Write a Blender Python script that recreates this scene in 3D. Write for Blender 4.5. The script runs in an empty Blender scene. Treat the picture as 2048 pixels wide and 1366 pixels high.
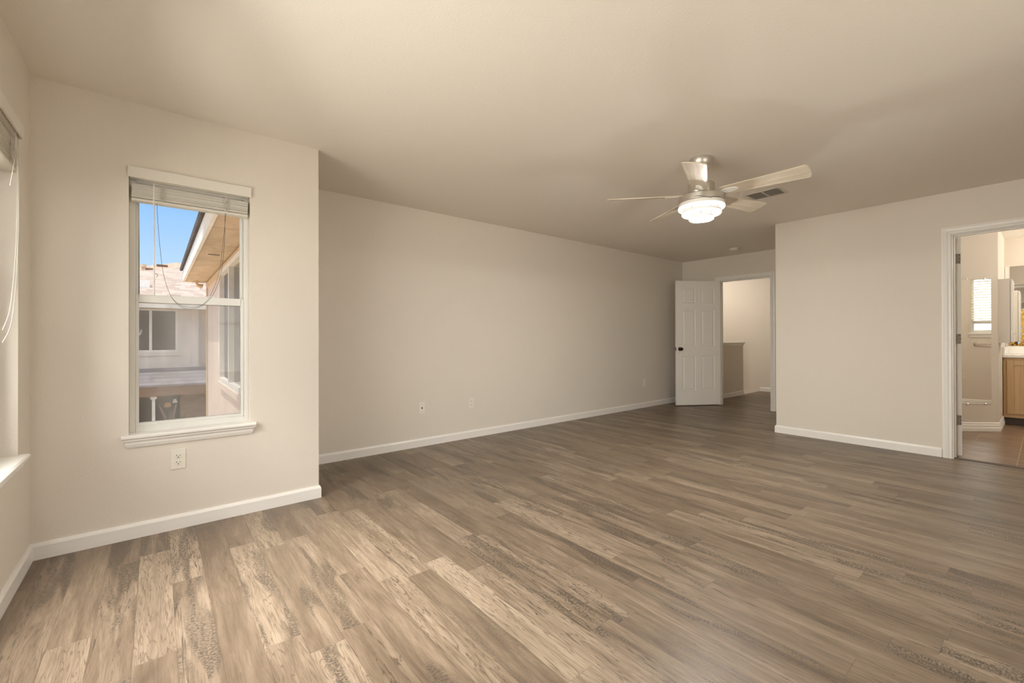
import bpy, bmesh, math, random
from mathutils import Vector, Matrix, noise as mnoise
random.seed(7)
scene = bpy.context.scene
COL = scene.collection
PI = math.pi

# ------------------------------------------------------------------ camera
CAM = Vector((0.0, 0.0, 1.1123))
F_PX, CX, CY = 874.106, 1023.95, 672.752
TH, PITCH, ROLL = 0.8874, 0.0040, -0.0027
cd = bpy.data.cameras.new('camera')
cd.sensor_fit = 'HORIZONTAL'
cd.sensor_width = 36.0
cd.lens = F_PX / 2048.0 * 36.0
cd.shift_x = (1024.0 - CX) / 2048.0
cd.shift_y = (CY - 683.0) / 2048.0
cd.clip_start = 0.02
cam = bpy.data.objects.new('camera', cd)
COL.objects.link(cam)
fw = Vector((math.cos(TH) * math.cos(PITCH), math.sin(TH) * math.cos(PITCH), math.sin(PITCH)))
rt = Vector((math.sin(TH), -math.cos(TH), 0.0))
up = rt.cross(fw)
r2 = rt * math.cos(ROLL) + up * math.sin(ROLL)
u2 = -rt * math.sin(ROLL) + up * math.cos(ROLL)
cam.matrix_world = Matrix(((r2.x, u2.x, -fw.x, CAM.x), (r2.y, u2.y, -fw.y, CAM.y),
                           (r2.z, u2.z, -fw.z, CAM.z), (0, 0, 0, 1)))
scene.camera = cam

# ------------------------------------------------------------------ view, world, sun, daylight
vs = scene.view_settings
scene.display_settings.display_device = 'sRGB'
vs.view_transform = 'Standard'
vs.look = 'None'
vs.gamma = 1.0
vs.exposure = 0.18
vs.use_curve_mapping = False
scene.cycles.max_bounces = 12
scene.cycles.diffuse_bounces = 6
scene.cycles.glossy_bounces = 6
scene.cycles.transparent_max_bounces = 16
scene.cycles.sample_clamp_indirect = 6.0

world = bpy.data.worlds.new('sky')
scene.world = world
world.use_nodes = True
wn = world.node_tree
wn.nodes.clear()
w_out = wn.nodes.new('ShaderNodeOutputWorld')
w_bg = wn.nodes.new('ShaderNodeBackground')
w_ramp = wn.nodes.new('ShaderNodeValToRGB')
w_sep = wn.nodes.new('ShaderNodeSeparateXYZ')
w_tc = wn.nodes.new('ShaderNodeTexCoord')
wn.links.new(w_tc.outputs['Generated'], w_sep.inputs[0])
wn.links.new(w_sep.outputs['Z'], w_ramp.inputs[0])
e = w_ramp.color_ramp.elements
e[0].position = 0.0
e[0].color = (0.50, 0.66, 0.86, 1)
e[1].position = 1.0
e[1].color = (2.6, 2.5, 2.35, 1)
k = e.new(0.08); k.color = (0.60, 0.78, 1.0, 1)
k = e.new(0.26); k.color = (0.26, 0.53, 1.0, 1)
k = e.new(0.38); k.color = (0.26, 0.50, 0.95, 1)
k = e.new(0.60); k.color = (2.0, 2.0, 1.95, 1)
wn.links.new(w_ramp.outputs[0], w_bg.inputs[0])
w_bg.inputs[1].default_value = 1.0
wn.links.new(w_bg.outputs[0], w_out.inputs[0])


def light(name, kind, loc, power, color, rot=None, size=None, size_y=None, target=None):
    d = bpy.data.lights.new(name, kind)
    d.energy = power
    d.color = color
    if kind == 'AREA':
        d.shape = 'RECTANGLE'
        d.size = size
        d.size_y = size_y
    elif kind == 'POINT' and size:
        d.shadow_soft_size = size
    elif kind == 'SUN':
        d.angle = math.radians(0.6)
    o = bpy.data.objects.new(name, d)
    o.location = loc
    if rot:
        o.rotation_euler = rot
    if target:
        o.rotation_euler = (Vector(target) - Vector(loc)).to_track_quat('-Z', 'Y').to_euler()
    COL.objects.link(o)
    return o


light('sun', 'SUN', (-5, 5, 12), 3.4, (1.0, 0.93, 0.82), target=(-5 + 0.34, 5 + 0.10, 12 - 1.0))
WARM = (1.0, 0.97, 0.915)
# daylight at the left and bathroom windows, plus fill at an added rear window
light('daylight_left', 'AREA', (-0.80, 2.25, 1.35), 26, WARM, rot=(0, -PI / 2 + 0.40, 0), size=1.35, size_y=0.90)
light('daylight_left_rear', 'AREA', (-0.80, 1.09, 1.35), 78, WARM, rot=(0, -PI / 2 + 0.40, 0), size=1.35, size_y=0.72)
light('rear_fill', 'AREA', (1.70, -1.63, 1.20), 24, WARM, rot=(PI / 2 + 0.50, 0, 0), size=1.9, size_y=1.35)
# added lamps aimed down through the left window to brighten the nearby floor
light('left_floor_fill', 'AREA', (-0.85, 2.30, 1.75), 34, WARM, size=0.7, size_y=0.5, target=(-0.3, 1.9, 0)).data.spread = math.radians(110)
light('left_floor_fill_low', 'AREA', (-0.80, 2.05, 1.70), 34, WARM, size=0.35, size_y=1.0, target=(-0.25, 2.05, 0)).data.spread = math.radians(75)
light('daylight_bathroom', 'AREA', (7.98, -2.55, 1.6), 14, (1.0, 0.96, 0.9), rot=(PI / 2, 0, 0), size=0.85, size_y=0.9)


# ------------------------------------------------------------------ materials
def new_mat(name):
    m = bpy.data.materials.new(name)
    m.use_nodes = True
    nt = m.node_tree
    return m, nt, nt.nodes['Principled BSDF']


def paint(name, col, rough=0.5, bump=0.0, bscale=150.0, metal=0.0, spec=None, var=0.0, vscale=3.0):
    m, nt, b = new_mat(name)
    b.inputs['Base Color'].default_value = (*col, 1)
    b.inputs['Roughness'].default_value = rough
    b.inputs['Metallic'].default_value = metal
    if spec is not None:
        b.inputs['Specular IOR Level'].default_value = spec
    tc = nt.nodes.new('ShaderNodeTexCoord')
    if bump:
        n = nt.nodes.new('ShaderNodeTexNoise')
        n.inputs['Scale'].default_value = bscale
        n.inputs['Detail'].default_value = 3
        nt.links.new(tc.outputs['Object'], n.inputs['Vector'])
        bp = nt.nodes.new('ShaderNodeBump')
        bp.inputs['Strength'].default_value = 0.6
        bp.inputs['Distance'].default_value = bump
        nt.links.new(n.outputs[0], bp.inputs['Height'])
        nt.links.new(bp.outputs[0], b.inputs['Normal'])
    if var:
        n = nt.nodes.new('ShaderNodeTexNoise')
        n.inputs['Scale'].default_value = vscale
        n.inputs['Detail'].default_value = 5
        nt.links.new(tc.outputs['Object'], n.inputs['Vector'])
        r = nt.nodes.new('ShaderNodeValToRGB')
        r.color_ramp.elements[0].position = 0.3
        r.color_ramp.elements[1].position = 0.7
        r.color_ramp.elements[0].color = (*[c * (1 - var) for c in col], 1)
        r.color_ramp.elements[1].color = (*[min(1, c * (1 + var)) for c in col], 1)
        nt.links.new(n.outputs[0], r.inputs[0])
        nt.links.new(r.outputs[0], b.inputs['Base Color'])
    return m


WALLC = (0.735, 0.675, 0.595)
M = {}
M['wall'] = paint('wall_paint', WALLC, 0.75, 0.0022, 110)
M['ceiling'] = paint('ceiling_paint', (0.80, 0.745, 0.67), 0.8, 0.0016, 130)
M['bathwall'] = paint('bath_paint', (0.68, 0.62, 0.54), 0.6, 0.0016, 110)
M['trim'] = paint('white_trim_paint', (0.84, 0.81, 0.765), 0.35)
M['door'] = paint('white_door_paint', (0.86, 0.83, 0.775), 0.4)
M['vinyl'] = paint('white_vinyl', (0.78, 0.765, 0.72), 0.35)
M['blind'] = paint('white_blind', (0.76, 0.72, 0.65), 0.4)
M['cord'] = paint('blind_cord', (0.75, 0.71, 0.64), 0.6)
M['dark_cord'] = paint('grey_cord', (0.05, 0.047, 0.045), 0.6)
M['plate'] = paint('ivory_plastic', (0.80, 0.755, 0.67), 0.35)
M['slot'] = paint('dark_slot', (0.015, 0.013, 0.012), 0.6)
M['brass'] = paint('brass_screw', (0.55, 0.42, 0.20), 0.35, metal=1.0)
M['nickel'] = paint('brushed_nickel', (0.60, 0.56, 0.50), 0.38, metal=0.85)
M['hinge'] = paint('dull_hinge', (0.36, 0.33, 0.28), 0.45, metal=0.7)
M['bronze'] = paint('dark_bronze', (0.03, 0.022, 0.017), 0.25, metal=0.8)
M['chrome'] = paint('chrome', (0.85, 0.84, 0.82), 0.12, metal=1.0)
M['white'] = paint('gloss_white', (0.86, 0.84, 0.80), 0.25)
M['counter'] = paint('cultured_marble', (0.88, 0.86, 0.82), 0.2)
M['medcab'] = paint('white_cabinet', (0.80, 0.75, 0.68), 0.4)
M['kick'] = paint('dark_kick', (0.06, 0.045, 0.035), 0.6)
M['threshold'] = paint('bronze_threshold', (0.085, 0.062, 0.045), 0.4)
M['ventdark'] = paint('vent_dark', (0.05, 0.045, 0.04), 0.7)
M['ventmetal'] = paint('vent_metal', (0.60, 0.55, 0.47), 0.45)
M['detector'] = paint('ivory_detector', (0.70, 0.64, 0.54), 0.45)


def wood(name, c0, c1, sx, sy, sz, rough=0.4):
    m, nt, b = new_mat(name)
    tc = nt.nodes.new('ShaderNodeTexCoord')
    mp = nt.nodes.new('ShaderNodeMapping')
    mp.inputs['Scale'].default_value = (sx, sy, sz)
    n = nt.nodes.new('ShaderNodeTexNoise')
    n.inputs['Scale'].default_value = 1.0
    n.inputs['Detail'].default_value = 6
    n.inputs['Distortion'].default_value = 0.6
    r = nt.nodes.new('ShaderNodeValToRGB')
    r.color_ramp.elements[0].position = 0.32
    r.color_ramp.elements[1].position = 0.68
    r.color_ramp.elements[0].color = (*c0, 1)
    r.color_ramp.elements[1].color = (*c1, 1)
    nt.links.new(tc.outputs['Object'], mp.inputs[0])
    nt.links.new(mp.outputs[0], n.inputs['Vector'])
    nt.links.new(n.outputs[0], r.inputs[0])
    nt.links.new(r.outputs[0], b.inputs['Base Color'])
    b.inputs['Roughness'].default_value = rough
    return m


M['maple'] = wood('maple_cabinet', (0.50, 0.33, 0.16), (0.60, 0.42, 0.23), 6, 30, 1.5)
M['blade'] = wood('washed_oak_blade', (0.55, 0.47, 0.36), (0.74, 0.66, 0.54), 3, 45, 10, 0.45)


def glass_mat(name, tint=(1, 1, 1), refl=0.06):
    m = bpy.data.materials.new(name)
    m.use_nodes = True
    nt = m.node_tree
    nt.nodes.clear()
    o = nt.nodes.new('ShaderNodeOutputMaterial')
    mx = nt.nodes.new('ShaderNodeMixShader')
    t = nt.nodes.new('ShaderNodeBsdfTransparent')
    g = nt.nodes.new('ShaderNodeBsdfGlossy')
    f = nt.nodes.new('ShaderNodeFresnel')
    f.inputs[0].default_value = 1.25
    t.inputs[0].default_value = (*tint, 1)
    g.inputs['Roughness'].default_value = 0.0
    nt.links.new(f.outputs[0], mx.inputs[0])
    nt.links.new(t.outputs[0], mx.inputs[1])
    nt.links.new(g.outputs[0], mx.inputs[2])
    nt.links.new(mx.outputs[0], o.inputs[0])
    return m


M['glass'] = glass_mat('window_glass', (0.97, 0.98, 0.97))


def screen_mat():
    m = bpy.data.materials.new('insect_mesh')
    m.use_nodes = True
    nt = m.node_tree
    nt.nodes.clear()
    o = nt.nodes.new('ShaderNodeOutputMaterial')
    mx = nt.nodes.new('ShaderNodeMixShader')
    t = nt.nodes.new('ShaderNodeBsdfTransparent')
    d = nt.nodes.new('ShaderNodeBsdfDiffuse')
    d.inputs[0].default_value = (0.62, 0.57, 0.56, 1)
    tc = nt.nodes.new('ShaderNodeTexCoord')
    sp = nt.nodes.new('ShaderNodeTexNoise')
    mp = nt.nodes.new('ShaderNodeMapping')
    mp.inputs['Scale'].default_value = (9, 1, 1.2)
    sp.inputs['Scale'].default_value = 1.0
    sp.inputs['Detail'].default_value = 4
    mr = nt.nodes.new('ShaderNodeMapRange')
    mr.inputs[1].default_value = 0.3
    mr.inputs[2].default_value = 0.7
    mr.inputs[3].default_value = 0.20
    mr.inputs[4].default_value = 0.36
    nt.links.new(tc.outputs['Object'], mp.inputs[0])
    nt.links.new(mp.outputs[0], sp.inputs['Vector'])
    nt.links.new(sp.outputs[0], mr.inputs[0])
    nt.links.new(mr.outputs[0], mx.inputs[0])
    nt.links.new(t.outputs[0], mx.inputs[1])
    nt.links.new(d.outputs[0], mx.inputs[2])
    nt.links.new(mx.outputs[0], o.inputs[0])
    return m


M['screen'] = screen_mat()


def mirror_mat():
    m, nt, b = new_mat('mirror_silver')
    b.inputs['Base Color'].default_value = (0.90, 0.90, 0.88, 1)
    b.inputs['Metallic'].default_value = 1.0
    b.inputs['Roughness'].default_value = 0.0
    return m


M['mirror'] = mirror_mat()


def emit_mat(name, col, s):
    m = bpy.data.materials.new(name)
    m.use_nodes = True
    nt = m.node_tree
    nt.nodes.clear()
    o = nt.nodes.new('ShaderNodeOutputMaterial')
    em = nt.nodes.new('ShaderNodeEmission')
    em.inputs[0].default_value = (*col, 1)
    em.inputs[1].default_value = s
    nt.links.new(em.outputs[0], o.inputs[0])
    return m


M['led'] = emit_mat('led_diffuser', (1.0, 0.94, 0.84), 1.5)
M['led_down'] = emit_mat('led_down_diffuser', (1.0, 0.96, 0.88), 1080.0)
M['patio_lamp'] = emit_mat('patio_lamp', (1.0, 0.50, 0.16), 0.35)


class NT:
    """tiny helper for building math chains"""

    def __init__(self, nt):
        self.nt = nt

    def val(self, sock, v):
        if isinstance(v, (int, float)):
            sock.default_value = v
        else:
            self.nt.links.new(v, sock)

    def m(self, op, a, b=0.0, c=0.0):
        n = self.nt.nodes.new('ShaderNodeMath')
        n.operation = op
        self.val(n.inputs[0], a)
        self.val(n.inputs[1], b)
        self.val(n.inputs[2], c)
        return n.outputs[0]

    def vec(self, x, y, z=0.0):
        n = self.nt.nodes.new('ShaderNodeCombineXYZ')
        self.val(n.inputs[0], x)
        self.val(n.inputs[1], y)
        self.val(n.inputs[2], z)
        return n.outputs[0]

    def noise(self, v, scale=1.0, detail=2.0, rough=0.5, dist=0.0):
        n = self.nt.nodes.new('ShaderNodeTexNoise')
        self.nt.links.new(v, n.inputs['Vector'])
        n.inputs['Scale'].default_value = scale
        n.inputs['Detail'].default_value = detail
        n.inputs['Roughness'].default_value = rough
        n.inputs['Distortion'].default_value = dist
        return n.outputs[0]

    def white(self, v):
        n = self.nt.nodes.new('ShaderNodeTexWhiteNoise')
        n.noise_dimensions = '3D'
        self.nt.links.new(v, n.inputs['Vector'])
        return n

    def rng(self, v, a, b, c=0.0, d=1.0, smooth=True):
        n = self.nt.nodes.new('ShaderNodeMapRange')
        n.interpolation_type = 'SMOOTHSTEP' if smooth else 'LINEAR'
        self.val(n.inputs[0], v)
        for i, q in enumerate((a, b, c, d)):
            n.inputs[i + 1].default_value = q
        return n.outputs[0]

    def mix(self, f, a, b, mode='MIX'):
        n = self.nt.nodes.new('ShaderNodeMix')
        n.data_type = 'RGBA'
        n.blend_type = mode
        self.val(n.inputs[0], f)
        for s, q in ((n.inputs[6], a), (n.inputs[7], b)):
            if isinstance(q, tuple):
                s.default_value = (*q, 1)
            else:
                self.nt.links.new(q, s)
        return n.outputs[2]


def plank_floor():
    m, nt, b = new_mat('vinyl_plank')
    h = NT(nt)
    tc = nt.nodes.new('ShaderNodeTexCoord')
    sp = nt.nodes.new('ShaderNodeSeparateXYZ')
    nt.links.new(tc.outputs['Object'], sp.inputs[0])
    x, y = sp.outputs[0], sp.outputs[1]
    W, L = 0.1215, 0.97
    rx = h.m('DIVIDE', h.m('SUBTRACT', x, 0.9085 - W * 40), W)
    row = h.m('FLOOR', rx)
    fx = h.m('FRACT', rx)
    off = h.white(h.vec(row, 3.0)).outputs['Value']
    ry = h.m('ADD', h.m('DIVIDE', h.m('ADD', y, 40.0), L), off)
    colm = h.m('FLOOR', ry)
    fy = h.m('FRACT', ry)
    wn_ = h.white(h.vec(row, colm, 7.0))
    rnd = nt.nodes.new('ShaderNodeSeparateColor')
    nt.links.new(wn_.outputs['Color'], rnd.inputs[0])
    r1, r2_, r3 = rnd.outputs[0], rnd.outputs[1], rnd.outputs[2]
    wn2 = h.white(h.vec(row, colm, 19.0))
    rnd2 = nt.nodes.new('ShaderNodeSeparateColor')
    nt.links.new(wn2.outputs['Color'], rnd2.inputs[0])
    q1, q2, q3 = rnd2.outputs[0], rnd2.outputs[1], rnd2.outputs[2]
    px = h.m('ADD', x, h.m('MULTIPLY', r1, 43.0))
    py = h.m('ADD', y, h.m('MULTIPLY', r2_, 57.0))
    # broad tone variation along the board
    broad = h.noise(h.vec(h.m('MULTIPLY', px, 9.0), h.m('MULTIPLY', py, 1.5)), 1.0, 4.0, 0.55, 0.8)
    med = h.noise(h.vec(h.m('MULTIPLY', px, 46.0), h.m('MULTIPLY', py, 3.2)), 1.0, 5.0, 0.62, 0.9)
    fine = h.noise(h.vec(h.m('MULTIPLY', px, 240.0), h.m('MULTIPLY', py, 12.0)), 1.0, 3.0, 0.6, 0.3)
    # growth-ring lines: contours of a stretched noise field
    field = h.noise(h.vec(h.m('MULTIPLY', px, 17.0), h.m('MULTIPLY', py, 1.5)), 1.0, 3.0, 0.55, 0.35)
    cont = h.m('ABSOLUTE', h.m('SUBTRACT', h.m('FRACT', h.m('MULTIPLY', field, 14.0)), 0.5))
    lines = h.rng(cont, 0.0, 0.16, 1.0, 0.0)
    # long cracks
    crf = h.noise(h.vec(h.m('MULTIPLY', px, 13.0), h.m('MULTIPLY', py, 1.0), 5.0), 1.0, 4.0, 0.6, 0.5)
    crack = h.rng(h.m('ABSOLUTE', h.m('SUBTRACT', crf, 0.60)), 0.0, 0.010, 1.0, 0.0)
    crack = h.m('MULTIPLY', crack, h.rng(q3, 0.35, 0.6))
    # saw-mark speckle in dark patches
    speck = h.noise(h.vec(h.m('MULTIPLY', px, 85.0), h.m('MULTIPLY', py, 150.0)), 1.0, 2.0, 0.6, 0.2)
    pmask = h.noise(h.vec(h.m('MULTIPLY', px, 14.0), h.m('MULTIPLY', py, 2.0), 9.0), 1.0, 3.0, 0.5, 0.6)
    patch = h.m('MULTIPLY', h.rng(pmask, 0.46, 0.60), h.rng(q1, 0.42, 0.55))
    # light strip boards
    lite = h.rng(q2, 0.82, 0.84)
    base = nt.nodes.new('ShaderNodeValToRGB')
    el = base.color_ramp.elements
    el[0].position = 0.0
    el[0].color = (0.108, 0.076, 0.051, 1)
    el[1].position = 1.0
    el[1].color = (0.325, 0.252, 0.184, 1)
    kk = el.new(0.5)
    kk.color = (0.198, 0.147, 0.103, 1)
    tone = h.m('ADD', h.m('MULTIPLY', r3, 0.36), h.m('MULTIPLY', h.m('SUBTRACT', broad, 0.5), 1.15))
    tone = h.m('ADD', tone, h.m('MULTIPLY', h.m('SUBTRACT', med, 0.5), 1.45))
    tone = h.m('ADD', tone, 0.25)
    tone = h.m('ADD', tone, h.m('MULTIPLY', lite, 0.25))
    nt.links.new(tone, base.inputs[0])
    c = base.outputs[0]
    c = h.mix(h.m('MULTIPLY', h.rng(fine, 0.50, 0.68), 0.48), c, (0.095, 0.066, 0.044))
    c = h.mix(h.m('MULTIPLY', h.m('MULTIPLY', lines, h.rng(h.m('MAXIMUM', lite, h.m('MULTIPLY', q3, 0.42)), 0.2, 1.0)), 0.62), c, (0.075, 0.054, 0.038))
    c = h.mix(h.m('MULTIPLY', crack, 0.75), c, (0.045, 0.031, 0.022))
    c = h.mix(h.m('MULTIPLY', patch, h.rng(speck, 0.42, 0.58, 0.22, 0.92)), c, (0.072, 0.055, 0.041))
    # seams
    ex = h.m('MINIMUM', fx, h.m('SUBTRACT', 1.0, fx))
    ey = h.m('MINIMUM', fy, h.m('SUBTRACT', 1.0, fy))
    seam = h.m('MAXIMUM', h.rng(ex, 0.0, 0.010, 1.0, 0.0), h.rng(ey, 0.0, 0.0014, 1.0, 0.0))
    c = h.mix(h.m('MULTIPLY', seam, 0.55), c, (0.06, 0.042, 0.03))
    nt.links.new(c, b.inputs['Base Color'])
    ro = h.rng(med, 0.3, 0.7, 0.30, 0.44)
    nt.links.new(ro, b.inputs['Roughness'])
    b.inputs['Specular IOR Level'].default_value = 0.34
    bp = nt.nodes.new('ShaderNodeBump')
    bp.inputs['Strength'].default_value = 0.35
    bp.inputs['Distance'].default_value = 0.0012
    hh = h.m('SUBTRACT', h.m('SUBTRACT', fine, h.m('MULTIPLY', lines, 0.3)), h.m('MULTIPLY', seam, 0.9))
    nt.links.new(hh, bp.inputs['Height'])
    nt.links.new(bp.outputs[0], b.inputs['Normal'])
    return m


def tile_floor():
    m, nt, b = new_mat('bath_tile')
    h = NT(nt)
    tc = nt.nodes.new('ShaderNodeTexCoord')
    sp = nt.nodes.new('ShaderNodeSeparateXYZ')
    nt.links.new(tc.outputs['Object'], sp.inputs[0])
    x, y = sp.outputs[0], sp.outputs[1]
    T = 0.325
    tx = h.m('DIVIDE', h.m('ADD', x, 0.12), T)
    ty = h.m('DIVIDE', h.m('SUBTRACT', y, 0.505 - T * 20), T)
    fx, fy = h.m('FRACT', tx), h.m('FRACT', ty)
    w = h.white(h.vec(h.m('FLOOR', tx), h.m('FLOOR', ty), 2.0)).outputs['Value']
    n = h.noise(h.vec(h.m('ADD', h.m('MULTIPLY', x, 14.0), h.m('MULTIPLY', w, 20.0)), h.m('MULTIPLY', y, 2.6)), 1.0, 6.0, 0.6, 1.0)
    r = nt.nodes.new('ShaderNodeValToRGB')
    el = r.color_ramp.elements
    el[0].position = 0.3
    el[0].color = (0.10, 0.058, 0.034, 1)
    el[1].position = 0.75
    el[1].color = (0.34, 0.235, 0.155, 1)
    nt.links.new(n, r.inputs[0])
    ex = h.m('MINIMUM', fx, h.m('SUBTRACT', 1.0, fx))
    ey = h.m('MINIMUM', fy, h.m('SUBTRACT', 1.0, fy))
    g = h.rng(h.m('MINIMUM', ex, ey), 0.006, 0.014, 1.0, 0.0)
    c = h.mix(g, r.outputs[0], (0.36, 0.28, 0.19))
    nt.links.new(c, b.inputs['Base Color'])
    b.inputs['Roughness'].default_value = 0.32
    bp = nt.nodes.new('ShaderNodeBump')
    bp.inputs['Strength'].default_value = 0.5
    bp.inputs['Distance'].default_value = 0.003
    nt.links.new(h.m('SUBTRACT', h.m('MULTIPLY', n, 0.4), g), bp.inputs['Height'])
    nt.links.new(bp.outputs[0], b.inputs['Normal'])
    return m


M['plank'] = plank_floor()
M['tile'] = tile_floor()


def shingle_mat(name, c0, c1, axis='Y', step=0.16):
    m, nt, b = new_mat(name)
    h = NT(nt)
    tc = nt.nodes.new('ShaderNodeTexCoord')
    sp = nt.nodes.new('ShaderNodeSeparateXYZ')
    nt.links.new(tc.outputs['Object'], sp.inputs[0])
    a = sp.outputs[1] if axis == 'Y' else sp.outputs[0]
    o = sp.outputs[0] if axis == 'Y' else sp.outputs[1]
    r = h.m('DIVIDE', a, step)
    row = h.m('FLOOR', r)
    fr = h.m('FRACT', r)
    t = h.m('FLOOR', h.m('ADD', h.m('DIVIDE', o, 0.28), h.m('MULTIPLY', row, 0.43)))
    w = h.white(h.vec(row, t)).outputs['Value']
    n = h.noise(tc.outputs['Object'], 14.0, 3.0)
    c = h.mix(h.m('ADD', h.m('MULTIPLY', w, 0.6), h.m('MULTIPLY', n, 0.4)), c0, c1)
    c = h.mix(h.m('MULTIPLY', h.rng(fr, 0.0, 0.22, 1.0, 0.0), 0.75), c, tuple(q * 0.35 for q in c0))
    nt.links.new(c, b.inputs['Base Color'])
    b.inputs['Roughness'].default_value = 0.9
    return m


M['shingle'] = shingle_mat('pink_grey_shingle', (0.26, 0.20, 0.18), (0.46, 0.37, 0.34))
M['shingle_far'] = paint('far_shingle', (0.36, 0.27, 0.215), 0.9, var=0.18, vscale=6)
M['shingle_dark'] = shingle_mat('dark_shingle', (0.07, 0.06, 0.065), (0.14, 0.12, 0.125), 'Y', 0.14)
M['shingle_blue'] = shingle_mat('blue_grey_shingle', (0.17, 0.16, 0.18), (0.30, 0.28, 0.31), 'Y', 0.3)


def siding_mat(name, col, axis=1, step=0.2):
    m, nt, b = new_mat(name)
    h = NT(nt)
    tc = nt.nodes.new('ShaderNodeTexCoord')
    sp = nt.nodes.new('ShaderNodeSeparateXYZ')
    nt.links.new(tc.outputs['Object'], sp.inputs[0])
    f = h.m('FRACT', h.m('DIVIDE', sp.outputs[axis], step))
    g = h.rng(f, 0.0, 0.05, 1.0, 0.0)
    n = h.noise(tc.outputs['Object'], 5.0, 3.0)
    c = h.mix(h.m('MULTIPLY', n, 0.3), col, tuple(q * 0.8 for q in col))
    c = h.mix(h.m('MULTIPLY', g, 0.3), c, tuple(q * 0.5 for q in col))
    nt.links.new(c, b.inputs['Base Color'])
    b.inputs['Roughness'].default_value = 0.8
    return m


M['siding_pink'] = siding_mat('pink_beige_siding', (0.78, 0.64, 0.57), 1, 0.2)
M['siding_pale'] = siding_mat('pale_siding', (0.78, 0.70, 0.64), 0, 0.3)
M['soffit'] = wood('tan_soffit_board', (0.50, 0.385, 0.28), (0.62, 0.50, 0.385), 7, 2, 3, 0.7)
M['ext_white'] = paint('exterior_white', (0.82, 0.79, 0.75), 0.5, var=0.06, vscale=9)
M['ext_tan'] = paint('exterior_tan', (0.66, 0.50, 0.35), 0.6)
M['darkglass'] = paint('dark_window', (0.075, 0.068, 0.07), 0.03, spec=0.9)
M['screen_dark'] = paint('dark_screen', (0.16, 0.135, 0.135), 0.5)


def brick_mat():
    m, nt, b = new_mat('brown_brick')
    tc = nt.nodes.new('ShaderNodeTexCoord')
    mp = nt.nodes.new('ShaderNodeMapping')
    mp.inputs['Rotation'].default_value = (PI / 2, 0, 0)
    br = nt.nodes.new('ShaderNodeTexBrick')
    br.inputs['Color1'].default_value = (0.20, 0.135, 0.085, 1)
    br.inputs['Color2'].default_value = (0.30, 0.21, 0.14, 1)
    br.inputs['Mortar'].default_value = (0.12, 0.09, 0.065, 1)
    br.inputs['Scale'].default_value = 4.2
    br.inputs['Mortar Size'].default_value = 0.03
    nt.links.new(tc.outputs['Object'], mp.inputs[0])
    nt.links.new(mp.outputs[0], br.inputs['Vector'])
    nt.links.new(br.outputs[0], b.inputs['Base Color'])
    b.inputs['Roughness'].default_value = 0.9
    return m


M['brick'] = brick_mat()
M['beam'] = paint('brown_beam', (0.20, 0.115, 0.07), 0.7, var=0.2)
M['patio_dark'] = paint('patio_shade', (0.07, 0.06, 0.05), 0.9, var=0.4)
M['grass'] = paint('dry_lawn', (0.52, 0.42, 0.30), 0.95, var=0.35, vscale=2)
M['bark'] = paint('bark', (0.11, 0.075, 0.05), 0.95, var=0.3, vscale=20)


def leaf_mat(name, a, b_, s=0.35):
    m, nt, b = new_mat(name)
    h = NT(nt)
    tc = nt.nodes.new('ShaderNodeTexCoord')
    n = h.noise(tc.outputs['Object'], 4.0, 3.0)
    c = h.mix(h.rng(n, 0.35, 0.65), a, b_)
    nt.links.new(c, b.inputs['Base Color'])
    b.inputs['Roughness'].default_value = 0.6
    nt.nodes['Principled BSDF'].inputs['Subsurface Weight'].default_value = 0.0
    tr = nt.nodes.new('ShaderNodeBsdfTranslucent')
    nt.links.new(c, tr.inputs[0])
    mx = nt.nodes.new('ShaderNodeMixShader')
    mx.inputs[0].default_value = s
    nt.links.new(b.outputs[0], mx.inputs[1])
    nt.links.new(tr.outputs[0], mx.inputs[2])
    nt.links.new(mx.outputs[0], nt.nodes['Material Output'].inputs[0])
    return m


M['gold_leaf'] = leaf_mat('golden_leaves', (0.75, 0.45, 0.08), (0.50, 0.36, 0.06))
M['green_leaf'] = leaf_mat('green_leaves', (0.10, 0.13, 0.04), (0.20, 0.20, 0.08))
M['slat_glow'] = leaf_mat('thin_white_slat', (0.88, 0.85, 0.78), (0.88, 0.85, 0.78), 0.35)


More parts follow.
